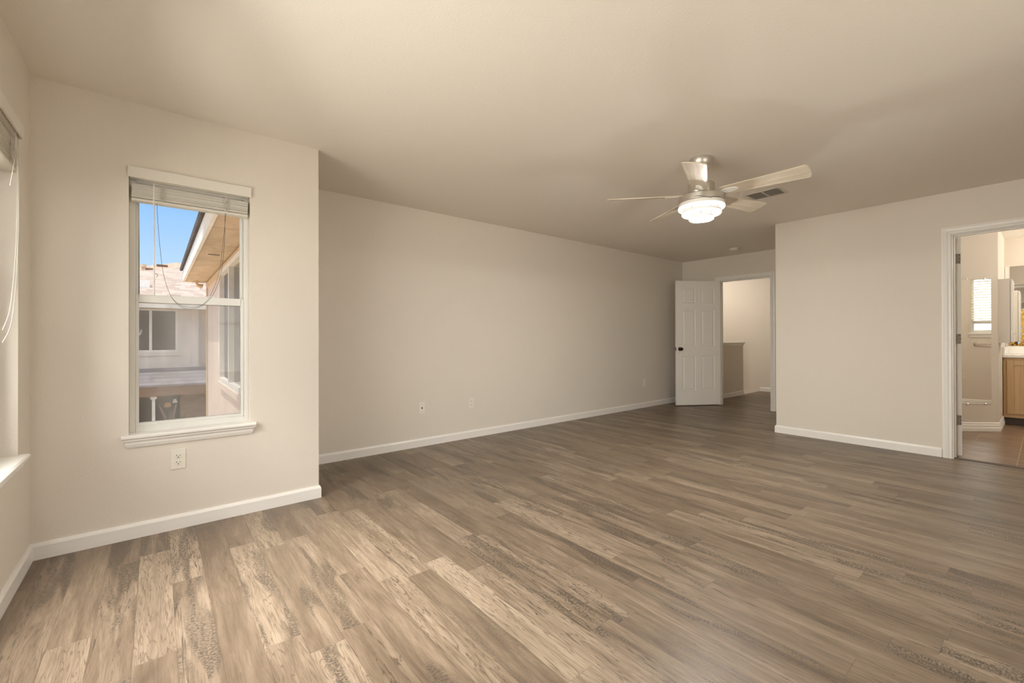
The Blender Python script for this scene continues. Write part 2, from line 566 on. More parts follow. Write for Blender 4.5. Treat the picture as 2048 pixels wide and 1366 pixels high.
# ------------------------------------------------------------------ mesh builder
class MB:
    def __init__(self):
        self.bm = bmesh.new()

    def box(self, x0, x1, y0, y1, z0, z1):
        v = [self.bm.verts.new((x, y, z)) for z in (z0, z1) for y in (y0, y1) for x in (x0, x1)]
        for f in ((0, 2, 3, 1), (4, 5, 7, 6), (0, 1, 5, 4), (2, 6, 7, 3), (0, 4, 6, 2), (1, 3, 7, 5)):
            self.bm.faces.new([v[i] for i in f])
        return self

    def hexa(self, p):
        """8 points: bottom loop of four, top loop of four"""
        v = [self.bm.verts.new(q) for q in p]
        for f in ((3, 2, 1, 0), (4, 5, 6, 7), (0, 1, 5, 4), (1, 2, 6, 5), (2, 3, 7, 6), (3, 0, 4, 7)):
            self.bm.faces.new([v[i] for i in f])
        return self

    def sweep(self, prof, a, b, out, upv=(0, 0, 1), miter_a=0.0, miter_b=0.0):
        """extrude a closed 2-D profile (o along out, u along upv) from a to b; miters slide along the run by o*miter"""
        a, b, out, upv = Vector(a), Vector(b), Vector(out), Vector(upv)
        d = (b - a).normalized()
        A = [self.bm.verts.new(a + out * o + upv * u + d * (o * miter_a)) for o, u in prof]
        B = [self.bm.verts.new(b + out * o + upv * u - d * (o * miter_b)) for o, u in prof]
        n = len(prof)
        for i in range(n):
            j = (i + 1) % n
            self.bm.faces.new((A[i], A[j], B[j], B[i]))
        self.bm.faces.new(A[::-1])
        self.bm.faces.new(B)
        return self

    def loft(self, rings, cap=True):
        R = [[self.bm.verts.new(p) for p in r] for r in rings]
        n = len(R[0])
        for r0, r1 in zip(R, R[1:]):
            for i in range(n):
                j = (i + 1) % n
                self.bm.faces.new((r0[i], r0[j], r1[j], r1[i]))
        if cap:
            self.bm.faces.new(R[0][::-1])
            self.bm.faces.new(R[-1])
        return self

    def tube(self, pts, r, seg=8, rads=None):
        pts = [Vector(p) for p in pts]
        rings = []
        prev = None
        for i, p in enumerate(pts):
            t = (pts[min(i + 1, len(pts) - 1)] - pts[max(i - 1, 0)]).normalized()
            if prev is None:
                a = Vector((0, 0, 1)) if abs(t.z) < 0.9 else Vector((1, 0, 0))
                u = t.cross(a).normalized()
            else:
                u = (prev - t * prev.dot(t)).normalized()
            prev = u
            w = t.cross(u)
            rr = rads[i] if rads else r
            rings.append([p + (u * math.cos(2 * PI * k / seg) + w * math.sin(2 * PI * k / seg)) * rr for k in range(seg)])
        return self.loft(rings)

    def lathe(self, prof, c=(0, 0, 0), seg=40, axis='Z', close=False):
        c = Vector(c)
        rings = []
        for r, z in prof:
            ring = []
            for k in range(seg):
                a = 2 * PI * k / seg
                q = (r * math.cos(a), r * math.sin(a), z)
                if axis == 'Y':
                    q = (q[0], q[2], -q[1])
                elif axis == 'X':
                    q = (q[2], q[0], q[1])
                ring.append(c + Vector(q))
            rings.append(ring)
        if close:
            rings.append(rings[0])
        return self.loft(rings, cap=not close)

    def torus(self, R, r, c=(0, 0, 0), seg=56, ms=12, sz=1.0):
        prof = [(R + r * math.cos(2 * PI * i / ms), r * sz * math.sin(2 * PI * i / ms)) for i in range(ms)]
        c = Vector(c)
        V = [[self.bm.verts.new(c + Vector((q * math.cos(2 * PI * k / seg), q * math.sin(2 * PI * k / seg), z))) for q, z in prof] for k in range(seg)]
        for k in range(seg):
            for i in range(ms):
                self.bm.faces.new((V[k][i], V[(k + 1) % seg][i], V[(k + 1) % seg][(i + 1) % ms], V[k][(i + 1) % ms]))
        return self

    def build(self, name, mat, parent=None, bevel=0.0, smooth=False, kind=None, label=None, cat=None, group=None, loc=None, seg=2):
        bmesh.ops.remove_doubles(self.bm, verts=self.bm.verts, dist=1e-6)
        bmesh.ops.recalc_face_normals(self.bm, faces=self.bm.faces)
        me = bpy.data.meshes.new(name)
        self.bm.to_mesh(me)
        self.bm.free()
        me.materials.append(M[mat] if isinstance(mat, str) else mat)
        if smooth:
            for p in me.polygons:
                p.use_smooth = True
            try:
                me.set_sharp_from_angle(angle=math.radians(38))
            except Exception:
                pass
        o = bpy.data.objects.new(name, me)
        COL.objects.link(o)
        if parent:
            o.parent = parent
        if loc:
            o.location = loc
        if bevel:
            md = o.modifiers.new('bevel', 'BEVEL')
            md.width = bevel
            md.segments = seg
            md.limit_method = 'ANGLE'
        for kx, vx in (('kind', kind), ('label', label), ('category', cat), ('group', group)):
            if vx:
                o[kx] = vx
        return o


def thing(name, label, cat, loc=(0, 0, 0), rz=0.0, group=None, kind=None):
    o = bpy.data.objects.new(name, None)
    o.empty_display_size = 0.05
    COL.objects.link(o)
    o.location = loc
    o.rotation_euler = (0, 0, rz)
    if label:
        o['label'] = label
    if cat:
        o['category'] = cat
    if group:
        o['group'] = group
    if kind:
        o['kind'] = kind
    return o


def struct(name, mb, mat, label, cat, **kw):
    return mb.build(name, mat, kind='structure', label=label, cat=cat, **kw)


# ------------------------------------------------------------------ room shell
H = 2.44
XL, YW, XJ, YB, XF, XR, YR, YREAR = -0.4917, 3.2365, 0.885, 4.0863, 7.2235, 5.6462, 2.0235, -1.30
WT = 0.15
Z0, Z1 = 0.577, 2.045          # window opening
BX, BY = 8.95, -2.2            # bathroom east and south faces
YT = YR - 0.12                 # bathroom north face

fl = MB()
fl.box(XL - 0.02, 5.70, YREAR - 0.02, YB + 0.02, -0.12, 0.0)
fl.box(5.70, 9.75, YR - 0.02, YB - 0.30, -0.12, 0.0)
fl.box(5.70, XF + 0.14, YB - 0.30, YB + 0.02, -0.12, 0.0)
struct('floor', fl, 'plank', 'wood look vinyl plank floor of the empty bedroom', 'floor')
tl = MB().box(5.70, BX + 0.02, BY - 0.02, YT + 0.02, -0.12, -0.002)
struct('floor_bathroom', tl, 'tile', 'brown tile floor with pale grout inside the bathroom', 'floor')
struct('floor_stairwell', MB().box(7.3, 9.8, 3.86, 5.4, -1.3, -1.2), 'plank', 'landing below the half wall in the hall', 'floor')
ce = MB().box(XL - WT, 10.0, BY - 0.3, 5.5, H, H + 0.12)
struct('ceiling', ce, 'ceiling', 'smooth beige painted ceiling', 'ceiling')


def wall_with_holes(u0, u1, z0, z1, holes, make):
    """split the wall rectangle around the holes; make(u0,u1,z0,z1) adds a box"""
    u = u0
    for a, b, c, d in sorted(holes):
        make(u, a, z0, z1)
        if c > z0:
            make(a, b, z0, c)
        if d < z1:
            make(a, b, d, z1)
        u = b
    make(u, u1, z0, z1)


W2 = (1.75, 2.99)
W3 = (0.25, 1.49)
W4 = (0.70, 2.70)
WX = (-0.1185, 0.4680)
BWX = (7.55, 8.40)
BWZ = (1.172, 2.09)
ZB = -0.10
mb = MB()
wall_with_holes(YREAR - WT, YW + WT, ZB, H, [(W2[0], W2[1], Z0, Z1), (W3[0], W3[1], Z0, Z1)],
                lambda a, b, c, d: mb.box(XL - WT, XL, a, b, c, d))
struct('wall_left', mb, 'wall', 'beige wall with the window at the far left edge', 'wall')
mb = MB()
wall_with_holes(XL, XJ, ZB, H, [(WX[0], WX[1], Z0, Z1)], lambda a, b, c, d: mb.box(a, b, YW, YW + WT, c, d))
struct('wall_window', mb, 'wall', 'beige wall holding the narrow window', 'wall')
struct('wall_jog', MB().box(XJ - WT, XJ, YW + WT, YB + WT, ZB, H), 'wall', 'short return where the window wall steps back', 'wall')
struct('wall_back', MB().box(XJ, XF + 0.12, YB, YB + WT, ZB, H), 'wall', 'long plain beige wall with three cover plates', 'wall')
mb = MB()
wall_with_holes(YR, YB, ZB, H, [(2.655, 3.445, ZB, 2.045)], lambda a, b, c, d: mb.box(XF, XF + 0.12, a, b, c, d))
struct('wall_hall', mb, 'wall', 'beige end wall around the hall doorway', 'wall')
struct('wall_alcove', MB().box(XR + 0.12, 9.73, YT, YR, ZB, H), 'wall', 'side wall of the entry recess', 'wall')
mb = MB()
wall_with_holes(YREAR, YR, ZB, H, [(-0.205, 0.560, ZB, 2.05)], lambda a, b, c, d: mb.box(XR, XR + 0.12, a, b, c, d))
struct('wall_right', mb, 'wall', 'beige wall beside the bathroom doorway', 'wall')
mb = MB()
wall_with_holes(XL, XR + 0.12, ZB, H, [(W4[0], W4[1], Z0, Z1)], lambda a, b, c, d: mb.box(a, b, YREAR - WT, YREAR, c, d))
struct('wall_rear', mb, 'wall', 'beige wall behind the viewpoint', 'wall')
# hall beyond the door
struct('wall_hall_end', MB().box(9.73, 9.85, YR - 0.12, 5.3, -1.3, H), 'wall', 'pale end wall seen through the hall doorway', 'wall')
struct('wall_stairwell', MB().box(XF + 0.12, 9.73, 5.2, 5.3, -1.3, H), 'wall', 'wall across the stairwell', 'wall')
struct('wall_stair_side', MB().box(XF, XF + 0.12, YB + WT, 5.3, -1.3, H).box(XF, XF + 0.12, YB, YB + WT, -1.3, ZB), 'wall', 'stairwell side wall', 'wall')
hw = thing('half_wall', 'beige half wall with white cap beside the stair, seen through the hall doorway', 'wall', (0, 0, 0), kind='structure')
MB().box(XF + 0.12, 8.885, 3.767, 3.885, -1.25, 0.955).build('wall_core', 'wall', hw)
cp = MB().box(XF + 0.12, 8.92, 3.735, 3.917, 0.995, 1.022)
cp.build('cap', 'trim', hw, bevel=0.005)
MB().box(XF + 0.12, 8.90, 3.752, 3.900, 0.955, 0.995).build('cap_moulding', 'trim', hw, bevel=0.006)

# bathroom walls
struct('wall_bath_end', MB().box(BX, BX + 0.12, BY, YT, ZB, H), 'bathwall', 'bathroom wall behind the vanity mirror', 'wall')
mb = MB()
wall_with_holes(XR + 0.12, BX + 0.12, ZB, H, [(BWX[0], BWX[1], BWZ[0], BWZ[1])], lambda a, b, c, d: mb.box(a, b, BY - WT, BY, c, d))
struct('wall_bath_window', mb, 'bathwall', 'bathroom wall with the window, seen in the mirror', 'wall')
struct('wall_bath_side', MB().box(XR + 0.12, XR + 0.14, BY - WT, -0.45, ZB, H), 'bathwall', 'bathroom wall beside the doorway', 'wall')
P0 = Vector((7.70, 0.375, 0))
P1 = Vector((7.382, 0.66, 0))
AD = (P1 - P0).normalized()
AN = Vector((-AD.y, AD.x, 0))
if AN.dot(Vector((-1, -1, 0))) < 0:
    AN = -AN
tend = (YT - P0.y) / AD.y
Q = P0 + AD * tend
mb = MB()
poly = [P0, Q, Vector((BX, YT, 0)), Vector((BX, P0.y, 0))]
mb.loft([[Vector((p.x, p.y, ZB)) for p in poly], [Vector((p.x, p.y, H)) for p in poly]])
struct('wall_bath_angle', mb, 'bathwall', 'angled bathroom wall carrying the narrow mirror', 'wall')

# own roof overhang, out of view, made deep enough to keep the sun out
struct('sun_blocking_eave', MB().box(-1.30, XL - WT, -1.6, 3.95, H, H + 0.12).box(XL - WT, 0.2, 3.38, 3.95, H - 0.001, H + 0.119), 'ext_white', 'unseen roof overhang keeping the sun off the bedroom windows', 'eave')

# ------------------------------------------------------------------ baseboards
BBH, BBT = 0.083, 0.0135
BPROF = [(0, 0), (BBT, 0), (BBT, BBH - 0.016), (0.007, BBH), (0, BBH)]


def bb(name, a, b, out, ma=0.0, mb_=0.0, prof=BPROF, label='', mat='trim'):
    m = MB().sweep(prof, a, b, out, miter_a=ma, miter_b=mb_)
    return struct(name, m, mat, label, 'baseboard')


bb('baseboard_left', (XL, YREAR, 0), (XL, YW, 0), (1, 0, 0), 1, 1, label='white baseboard along the far left wall')
bb('baseboard_window', (XL, YW, 0), (XJ, YW, 0), (0, -1, 0), 1, -1, label='white baseboard below the narrow window')
bb('baseboard_jog', (XJ, YW, 0), (XJ, YB, 0), (1, 0, 0), -1, 1, label='white baseboard on the short wall return')
bb('baseboard_back', (XJ, YB, 0), (XF, YB, 0), (0, -1, 0), 1, 1, label='white baseboard along the long back wall')
bb('baseboard_hall', (XF, YB, 0), (XF, 3.505, 0), (-1, 0, 0), 1, 0, label='white baseboard behind the open hall door')
bb('baseboard_alcove', (XF, YR, 0), (XR, YR, 0), (0, 1, 0), 0, -1, label='white baseboard in the entry recess')
bb('baseboard_right', (XR, YR, 0), (XR, 0.628, 0), (-1, 0, 0), -1, 0, label='white baseboard left of the bathroom door casing')
bb('baseboard_rear', (XL, YREAR, 0), (XR, YREAR, 0), (0, 1, 0), 1, 1, label='white baseboard behind the viewpoint')
bb('baseboard_half_wall', (XF + 0.12, 3.767, 0), (8.885, 3.767, 0), (0, -1, 0), 0, -1, label='white baseboard on the half wall in the hall')
bb('baseboard_half_wall_end', (8.885, 3.767, 0), (8.885, 3.885, 0), (1, 0, 0), -1, 0, label='white baseboard at the end of the half wall')
bb('baseboard_hall_end', (9.73, YR, 0), (9.73, 3.79, 0), (-1, 0, 0), 0, 0, label='white baseboard on the pale wall across the hall')
P3 = [(0, 0), (0.018, 0), (0.018, 0.040), (0.013, 0.046), (0.013, 0.072), (0.009, 0.080), (0.010, 0.094), (0.004, 0.104), (0, 0.104)]
bb('baseboard_bath_angle', (Q.x, Q.y, 0), (P0.x, P0.y, 0), tuple(AN), 0, -0.42, P3, 'white stepped baseboard under the narrow bathroom mirror')
bb('baseboard_bath_return', (P0.x, P0.y, 0), (8.47, P0.y, 0), (0, -1, 0), -0.42, 0, P3, 'white stepped baseboard beside the vanity')
bb('baseboard_bath_window', (XR + 0.12, BY, 0), (BX, BY, 0), (0, 1, 0), 0, 0, P3, 'white stepped baseboard under the bathroom window')

# ------------------------------------------------------------------ door casings
CPROF = [(0, 0.0), (0.010, 0.0), (0.014, 0.006), (0.014, 0.014), (0.011, 0.020), (0.017, 0.030), (0.019, 0.046), (0.015, 0.058), (0.015, 0.064), (0, 0.064)]


def casing(name, xface, nx, xback, y0, y1, ztop, label, right=True):
    """door casing around the opening y0..y1 on wall face xface with outward normal nx"""
    t = thing(name, label, 'door frame', (0, 0, 0), kind='structure')
    k = (nx, 0, 0)
    rev = 0.008
    g = MB()
    # left leg (y1 side), right leg (y0 side), head with mitred ends
    def leg(yy, s):
        A = [Vector((xface, yy, 0)) + Vector(k) * o + Vector((0, s * (u + rev), 0)) for o, u in CPROF]
        B = [Vector((xface, yy, ztop)) + Vector(k) * o + Vector((0, s * (u + rev), u + rev)) for o, u in CPROF]
        return A, B
    A1, B1 = leg(y1, 1)
    A0, B0 = leg(y0, -1)
    g.loft([A1, B1]).build('side_casing', 'trim', t)
    MB().loft([B1, B0]).build('head_casing', 'trim', t)
    if right:
        MB().loft([A0, B0]).build('side_casing', 'trim', t)
    # jambs and stops
    xa, xb = min(xface, xback), max(xface, xback)
    for yy, s in ((y1, 1), (y0, -1)):
        a, b = sorted((yy, yy + s * 0.012))
        MB().box(xa, xb, a, b, 0.0, ztop).build('jamb', 'trim', t)
    MB().box(xa, xb, y0 - 0.012, y1 + 0.012, ztop, ztop + 0.012).build('head_jamb', 'trim', t)
    return t


Y1A, Y1B = 2.667, 3.433
c1 = casing('trim_1', XF, -1, XF + 0.12, Y1A, Y1B, 2.038, 'white casing of the hall doorway')
xs0, xs1 = XF + 0.040, XF + 0.075
MB().box(xs0, xs1, Y1B - 0.010, Y1B, 0, 2.038).build('door_stop', 'trim', c1)
MB().box(xs0, xs1, Y1A, Y1A + 0.010, 0, 2.038).build('door_stop', 'trim', c1)
MB().box(xs0, xs1, Y1A + 0.010, Y1B - 0.010, 2.028, 2.038).build('head_stop', 'trim', c1)
MB().box(XF + 0.012, XF + 0.036, Y1A, Y1A + 0.0015, 0.90, 0.96).build('strike_plate', 'bronze', c1)
Y2A, Y2B = -0.193, 0.551
c2 = casing('trim_2', XR, -1, XR + 0.12, Y2A, Y2B, 2.043, 'white moulded casing of the bathroom doorway')
xs0, xs1 = XR + 0.038, XR + 0.078
MB().box(xs0, xs1, Y2B - 0.010, Y2B, 0, 2.043).build('door_stop', 'trim', c2)
MB().box(xs0, xs1, Y2A, Y2A + 0.010, 0, 2.043).build('door_stop', 'trim', c2)
MB().box(xs0, xs1, Y2A + 0.010, Y2B - 0.010, 2.033, 2.043).build('head_stop', 'trim', c2)
th = MB().sweep([(0, -0.003), (0.075, -0.003), (0.070, 0.006), (0.055, 0.009), (0.020, 0.009), (0.005, 0.006)],
                (XR + 0.008, Y2B - 0.001, 0), (XR + 0.008, Y2A + 0.001, 0), (1, 0, 0))
struct('threshold', th, 'threshold', 'dark strip between plank floor and bathroom tile', 'threshold')


# ------------------------------------------------------------------ doors
def panel_door(name, label, w, hgt, pin, dirv, nrm, mat):
    """six-panel leaf; local x from hinge to latch, local y = face normal (front), z up"""
    t = thing(name, label, 'door', (pin[0], pin[1], 0.016), math.atan2(dirv[1], dirv[0]), kind='structure')
    th_ = 0.035
    sgn = 1 if Vector((-dirv[1], dirv[0])).dot(Vector(nrm[:2])) > 0 else -1
    g = MB()
    st = 0.105
    mid = 0.10
    pw = (w - 2 * st - mid) / 2
    cols = [(st, st + pw), (st + pw + mid, st + 2 * pw + mid)]
    rows = [(0.235, 0.795), (0.955, 1.545), (1.660, 1.905)]
    # core slab slightly thinner than the faces where the panels are recessed
    D = 0.008
    ya, yb = sorted((0.0, -sgn * th_))
    g.box(0, w, ya + D, yb - D, 0, hgt)
    # stiles, rails and raised fields on both faces
    for s0, s1 in ((ya, ya + D), (yb - D, yb)):
        xs = [0, cols[0][0], cols[0][1], cols[1][0], cols[1][1], w]
        for a, b in ((xs[0], xs[1]), (xs[2], xs[3]), (xs[4], xs[5])):
            g.box(a, b, s0, s1, 0, hgt)
        zs = [0, rows[0][0], rows[0][1], rows[1][0], rows[1][1], rows[2][0], rows[2][1], hgt]
        for a, b in ((zs[0], zs[1]), (zs[2], zs[3]), (zs[4], zs[5]), (zs[6], zs[7])):
            for c0, c1_ in cols:
                g.box(c0, c1_, s0, s1, a, b)
    def frus(c0, c1_, r0, r1, yo, yi, inset):
        g.hexa([(c0, yo, r0), (c1_, yo, r0), (c1_, yo, r1), (c0, yo, r1),
                (c0 + inset, yi, r0 + inset), (c1_ - inset, yi, r0 + inset), (c1_ - inset, yi, r1 - inset), (c0 + inset, yi, r1 - inset)])
    for c0, c1_ in cols:
        for r0, r1 in rows:
            for yo, yi in ((ya + D, ya + 0.0015), (yb - D, yb - 0.0015)):
                a = 0.016
                frus(c0 + a, c1_ - a, r0 + a, r1 - a, yo, yi, 0.020)
                # sloped sticking around the opening
                y_f = ya if yo < (ya + yb) / 2 else yb
                for (p, q) in (((c0, r0), (c1_, r0)), ((c1_, r0), (c1_, r1)), ((c1_, r1), (c0, r1)), ((c0, r1), (c0, r0))):
                    cx_, cz_ = (c0 + c1_) / 2, (r0 + r1) / 2
                    def inn(pt):
                        return (pt[0] + (0.009 if pt[0] < cx_ else -0.009), pt[1] + (0.009 if pt[1] < cz_ else -0.009))
                    p2, q2 = inn(p), inn(q)
                    v = [g.bm.verts.new(v_) for v_ in ((p[0], y_f, p[1]), (q[0], y_f, q[1]), (q2[0], yo, q2[1]), (p2[0], yo, p2[1]))]
                    g.bm.faces.new(v)
    leaf = g.build('leaf', mat, t)
    return t, sgn, th_


d1dir = Vector((-0.845, 0.534)).normalized()
face_end = Vector((7.191, 3.407))
t1, sg, tk = panel_door('door_1', 'white six panel door standing open in front of the long wall', 0.765, 2.022,
                        (face_end.x, face_end.y), d1dir, (-0.53, -0.85), 'door')
for s, yy in ((1, 0.0), (-1, -sg * tk)):
    o = s * sg
    k = MB().lathe([(0.0, 0), (0.030, 0), (0.031, 0.004), (0.026, 0.009), (0.011, 0.012), (0.010, 0.030), (0.020, 0.036), (0.027, 0.046), (0.027, 0.056), (0.019, 0.064), (0.0, 0.066)],
                   (0.765 - 0.062, yy, 0.912), 24, 'Y')
    if o < 0:
        for v in k.bm.verts:
            v.co.y = yy - (v.co.y - yy)
    k.build('knob', 'bronze', t1, smooth=True)
ym = -sg * tk / 2
MB().box(0.7645, 0.7665, ym - 0.012, ym + 0.012, 0.885, 0.940).build('latch_plate', 'bronze', t1)
MB().box(0.766, 0.774, ym - 0.007, ym + 0.007, 0.902, 0.922).build('latch_bolt', 'hinge', t1, bevel=0.002)
for z in (0.18, 1.0, 1.82):
    MB().tube([(-0.006, -sg * (tk + 0.006), z - 0.045), (-0.006, -sg * (tk + 0.006), z + 0.045)], 0.006, 10).build('hinge', 'hinge', t1, smooth=True)
MB().tube([(0.08, sg * 0.0, 0.012), (0.08, sg * 0.022, 0.0075), (0.08, sg * 0.034, 0.004)], 0.006, 8).build('kick_stop', 'trim', t1, smooth=True)

d2dir = Vector((math.cos(math.radians(24)), math.sin(math.radians(24))))
t2, sg2, tk2 = panel_door('door_2', 'white bathroom door swung open, only its hinge edge showing', 0.735, 2.02,
                          (XR + 0.137, 0.510), d2dir, (math.sin(math.radians(24)), -math.cos(math.radians(24))), 'door')
for z in (0.325, 1.078, 1.822):
    hg = MB()
    y0, y1 = sorted((-sg2 * 0.004, -sg2 * 0.035))
    hg.box(-0.0022, 0.001, y0, y1, z - 0.046, z + 0.046)
    ho = hg.build('hinge', 'hinge', t2, bevel=0.0009)
    for dz in (-0.032, 0.0, 0.032):
        MB().lathe([(0, 0), (0.004, 0), (0.003, -0.0012), (0, -0.0012)], (-0.0022, -sg2 * (0.013 if dz else 0.009), z + dz), 10, 'X').build('screw', 'slot', ho)
    MB().tube([(-0.006, -sg2 * (tk2 + 0.004), z - 0.046), (-0.006, -sg2 * (tk2 + 0.004), z + 0.046)], 0.0055, 10).build('knuckle', 'hinge', ho, smooth=True)
for s, yy in ((1, 0.0), (-1, -sg2 * tk2)):
    k = MB().lathe([(0.0, 0), (0.030, 0), (0.026, 0.009), (0.011, 0.012), (0.010, 0.030), (0.027, 0.046), (0.019, 0.064), (0.0, 0.066)],
                   (0.735 - 0.062, yy, 0.912), 20, 'Y')
    if s * sg2 < 0:
        for v in k.bm.verts:
            v.co.y = yy - (v.co.y - yy)
    k.build('knob', 'bronze', t2, smooth=True)


# ------------------------------------------------------------------ windows
def window_unit(name, label, origin, rz, w, z0, z1, screen=True, sill=True):
    """local x = left to right seen from inside, y = outward, z up from z0"""
    t = thing(name, label, 'window', (origin[0], origin[1], z0), rz, kind='structure')
    h = z1 - z0
    R = 0.065
    fy0, fy1 = R, R + 0.075
    fr = MB()
    fw_ = 0.026
    fr.box(0, fw_, fy0, fy1, 0, h).box(w - fw_, w, fy0, fy1, 0, h).box(fw_, w - fw_, fy0, fy1, 0, 0.034).box(fw_, w - fw_, fy0, fy1, h - 0.03, h)
    fr.build('frame', 'vinyl', t, bevel=0.003)
    zm = 1.345 - z0
    # upper sash (outer track)
    u = MB()
    ay0, ay1 = fy0 + 0.038, fy0 + 0.064
    sw = 0.016
    u.box(fw_, fw_ + sw, ay0, ay1, zm - 0.02, h - 0.03).box(w - fw_ - sw, w - fw_, ay0, ay1, zm - 0.02, h - 0.03)
    u.box(fw_ + sw, w - fw_ - sw, ay0, ay1, h - 0.05, h - 0.03).box(fw_ + sw, w - fw_ - sw, ay0, ay1, zm - 0.02, zm + 0.012)
    us = u.build('upper_sash', 'vinyl', t, bevel=0.002)
    MB().box(fw_ + sw - 0.002, w - fw_ - sw + 0.002, ay0 + 0.010, ay0 + 0.014, zm + 0.010, h - 0.048).build('pane', 'glass', us)
    l = MB()
    by0, by1 = fy0 + 0.008, fy0 + 0.036
    sl = 0.016
    l.box(fw_, fw_ + sl, by0, by1, 0.034, zm + 0.026).box(w - fw_ - sl, w - fw_, by0, by1, 0.034, zm + 0.026)
    l.box(fw_ + sl, w - fw_ - sl, by0, by1, 0.034, 0.052).box(fw_ + sl, w - fw_ - sl, by0 - 0.004, by1, zm - 0.020, zm + 0.026)
    ls = l.build('lower_sash', 'vinyl', t, bevel=0.002)
    MB().box(fw_ + sl - 0.002, w - fw_ - sl + 0.002, by0 + 0.012, by0 + 0.016, 0.050, zm - 0.018).build('pane', 'glass', ls)
    for q in (0.36, 0.66):
        MB().box(w * q - 0.022, w * q + 0.022, by0 + 0.002, by0 + 0.022, zm + 0.026, zm + 0.034).build('sash_lock', 'vinyl', ls, bevel=0.002)
    if screen:
        s = MB().box(fw_, w - fw_, fy1 - 0.004, fy1 - 0.0032, 0.034, zm)
        s.build('insect_screen', 'screen', t)
    if sill:
        st = MB()
        pr = 0.036
        st.sweep([(-fy0, -0.0), (0.0005, 0.0), (0.0005, -0.022), (-fy0, -0.022)], (0.001, 0, 0.001), (w - 0.001, 0, 0.001), (0, -1, 0))
        st.sweep([(0.0005, 0.0), (0.028, 0.0), (pr, -0.006), (pr, -0.016), (0.030, -0.022), (0.0005, -0.022)], (-0.030, 0, 0.001), (w + 0.030, 0, 0.001), (0, -1, 0))
        st.build('stool', 'trim', t)
        ap = MB()
        ap.sweep([(0.0005, -0.022), (0.026, -0.022), (0.025, -0.032), (0.017, -0.040), (0.016, -0.052), (0.009, -0.070), (0.0005, -0.070)],
                 (-0.026, 0, 0.0), (w + 0.026, 0, 0.0), (0, -1, 0))
        a = ap.build('apron', 'trim', t)
        for v in a.data.vertices:      # bevelled-back ends
            tt = max(0.0, min(1.0, (-0.022 - v.co.z) / 0.048))
            if v.co.x < 0:
                v.co.x += 0.020 * tt
            elif v.co.x > w:
                v.co.x -= 0.020 * tt
    return t


window_unit('window_1', 'narrow white window with raised blind overlooking the neighbouring roof', (WX[0], YW), 0.0, WX[1] - WX[0], Z0, Z1)
window_unit('window_2', 'white window on the far left wall, only its right reveal and sill showing', (XL, W2[0]), PI / 2, W2[1] - W2[0], Z0, Z1, screen=False)
window_unit('window_3', 'white window on the left wall beside the viewpoint', (XL, W3[0]), PI / 2, W3[1] - W3[0], Z0, Z1, screen=False)
window_unit('rear_fill_window', 'unseen window added behind the viewpoint for fill light', (W4[1], YREAR), PI, W4[1] - W4[0], Z0, Z1, screen=False)  # made-up opening in the unseen rear wall, lets the fill lamp in
window_unit('window_5', 'bathroom window seen in the narrow mirror', (BWX[1], BY), PI, BWX[1] - BWX[0], BWZ[0], BWZ[1], screen=False)


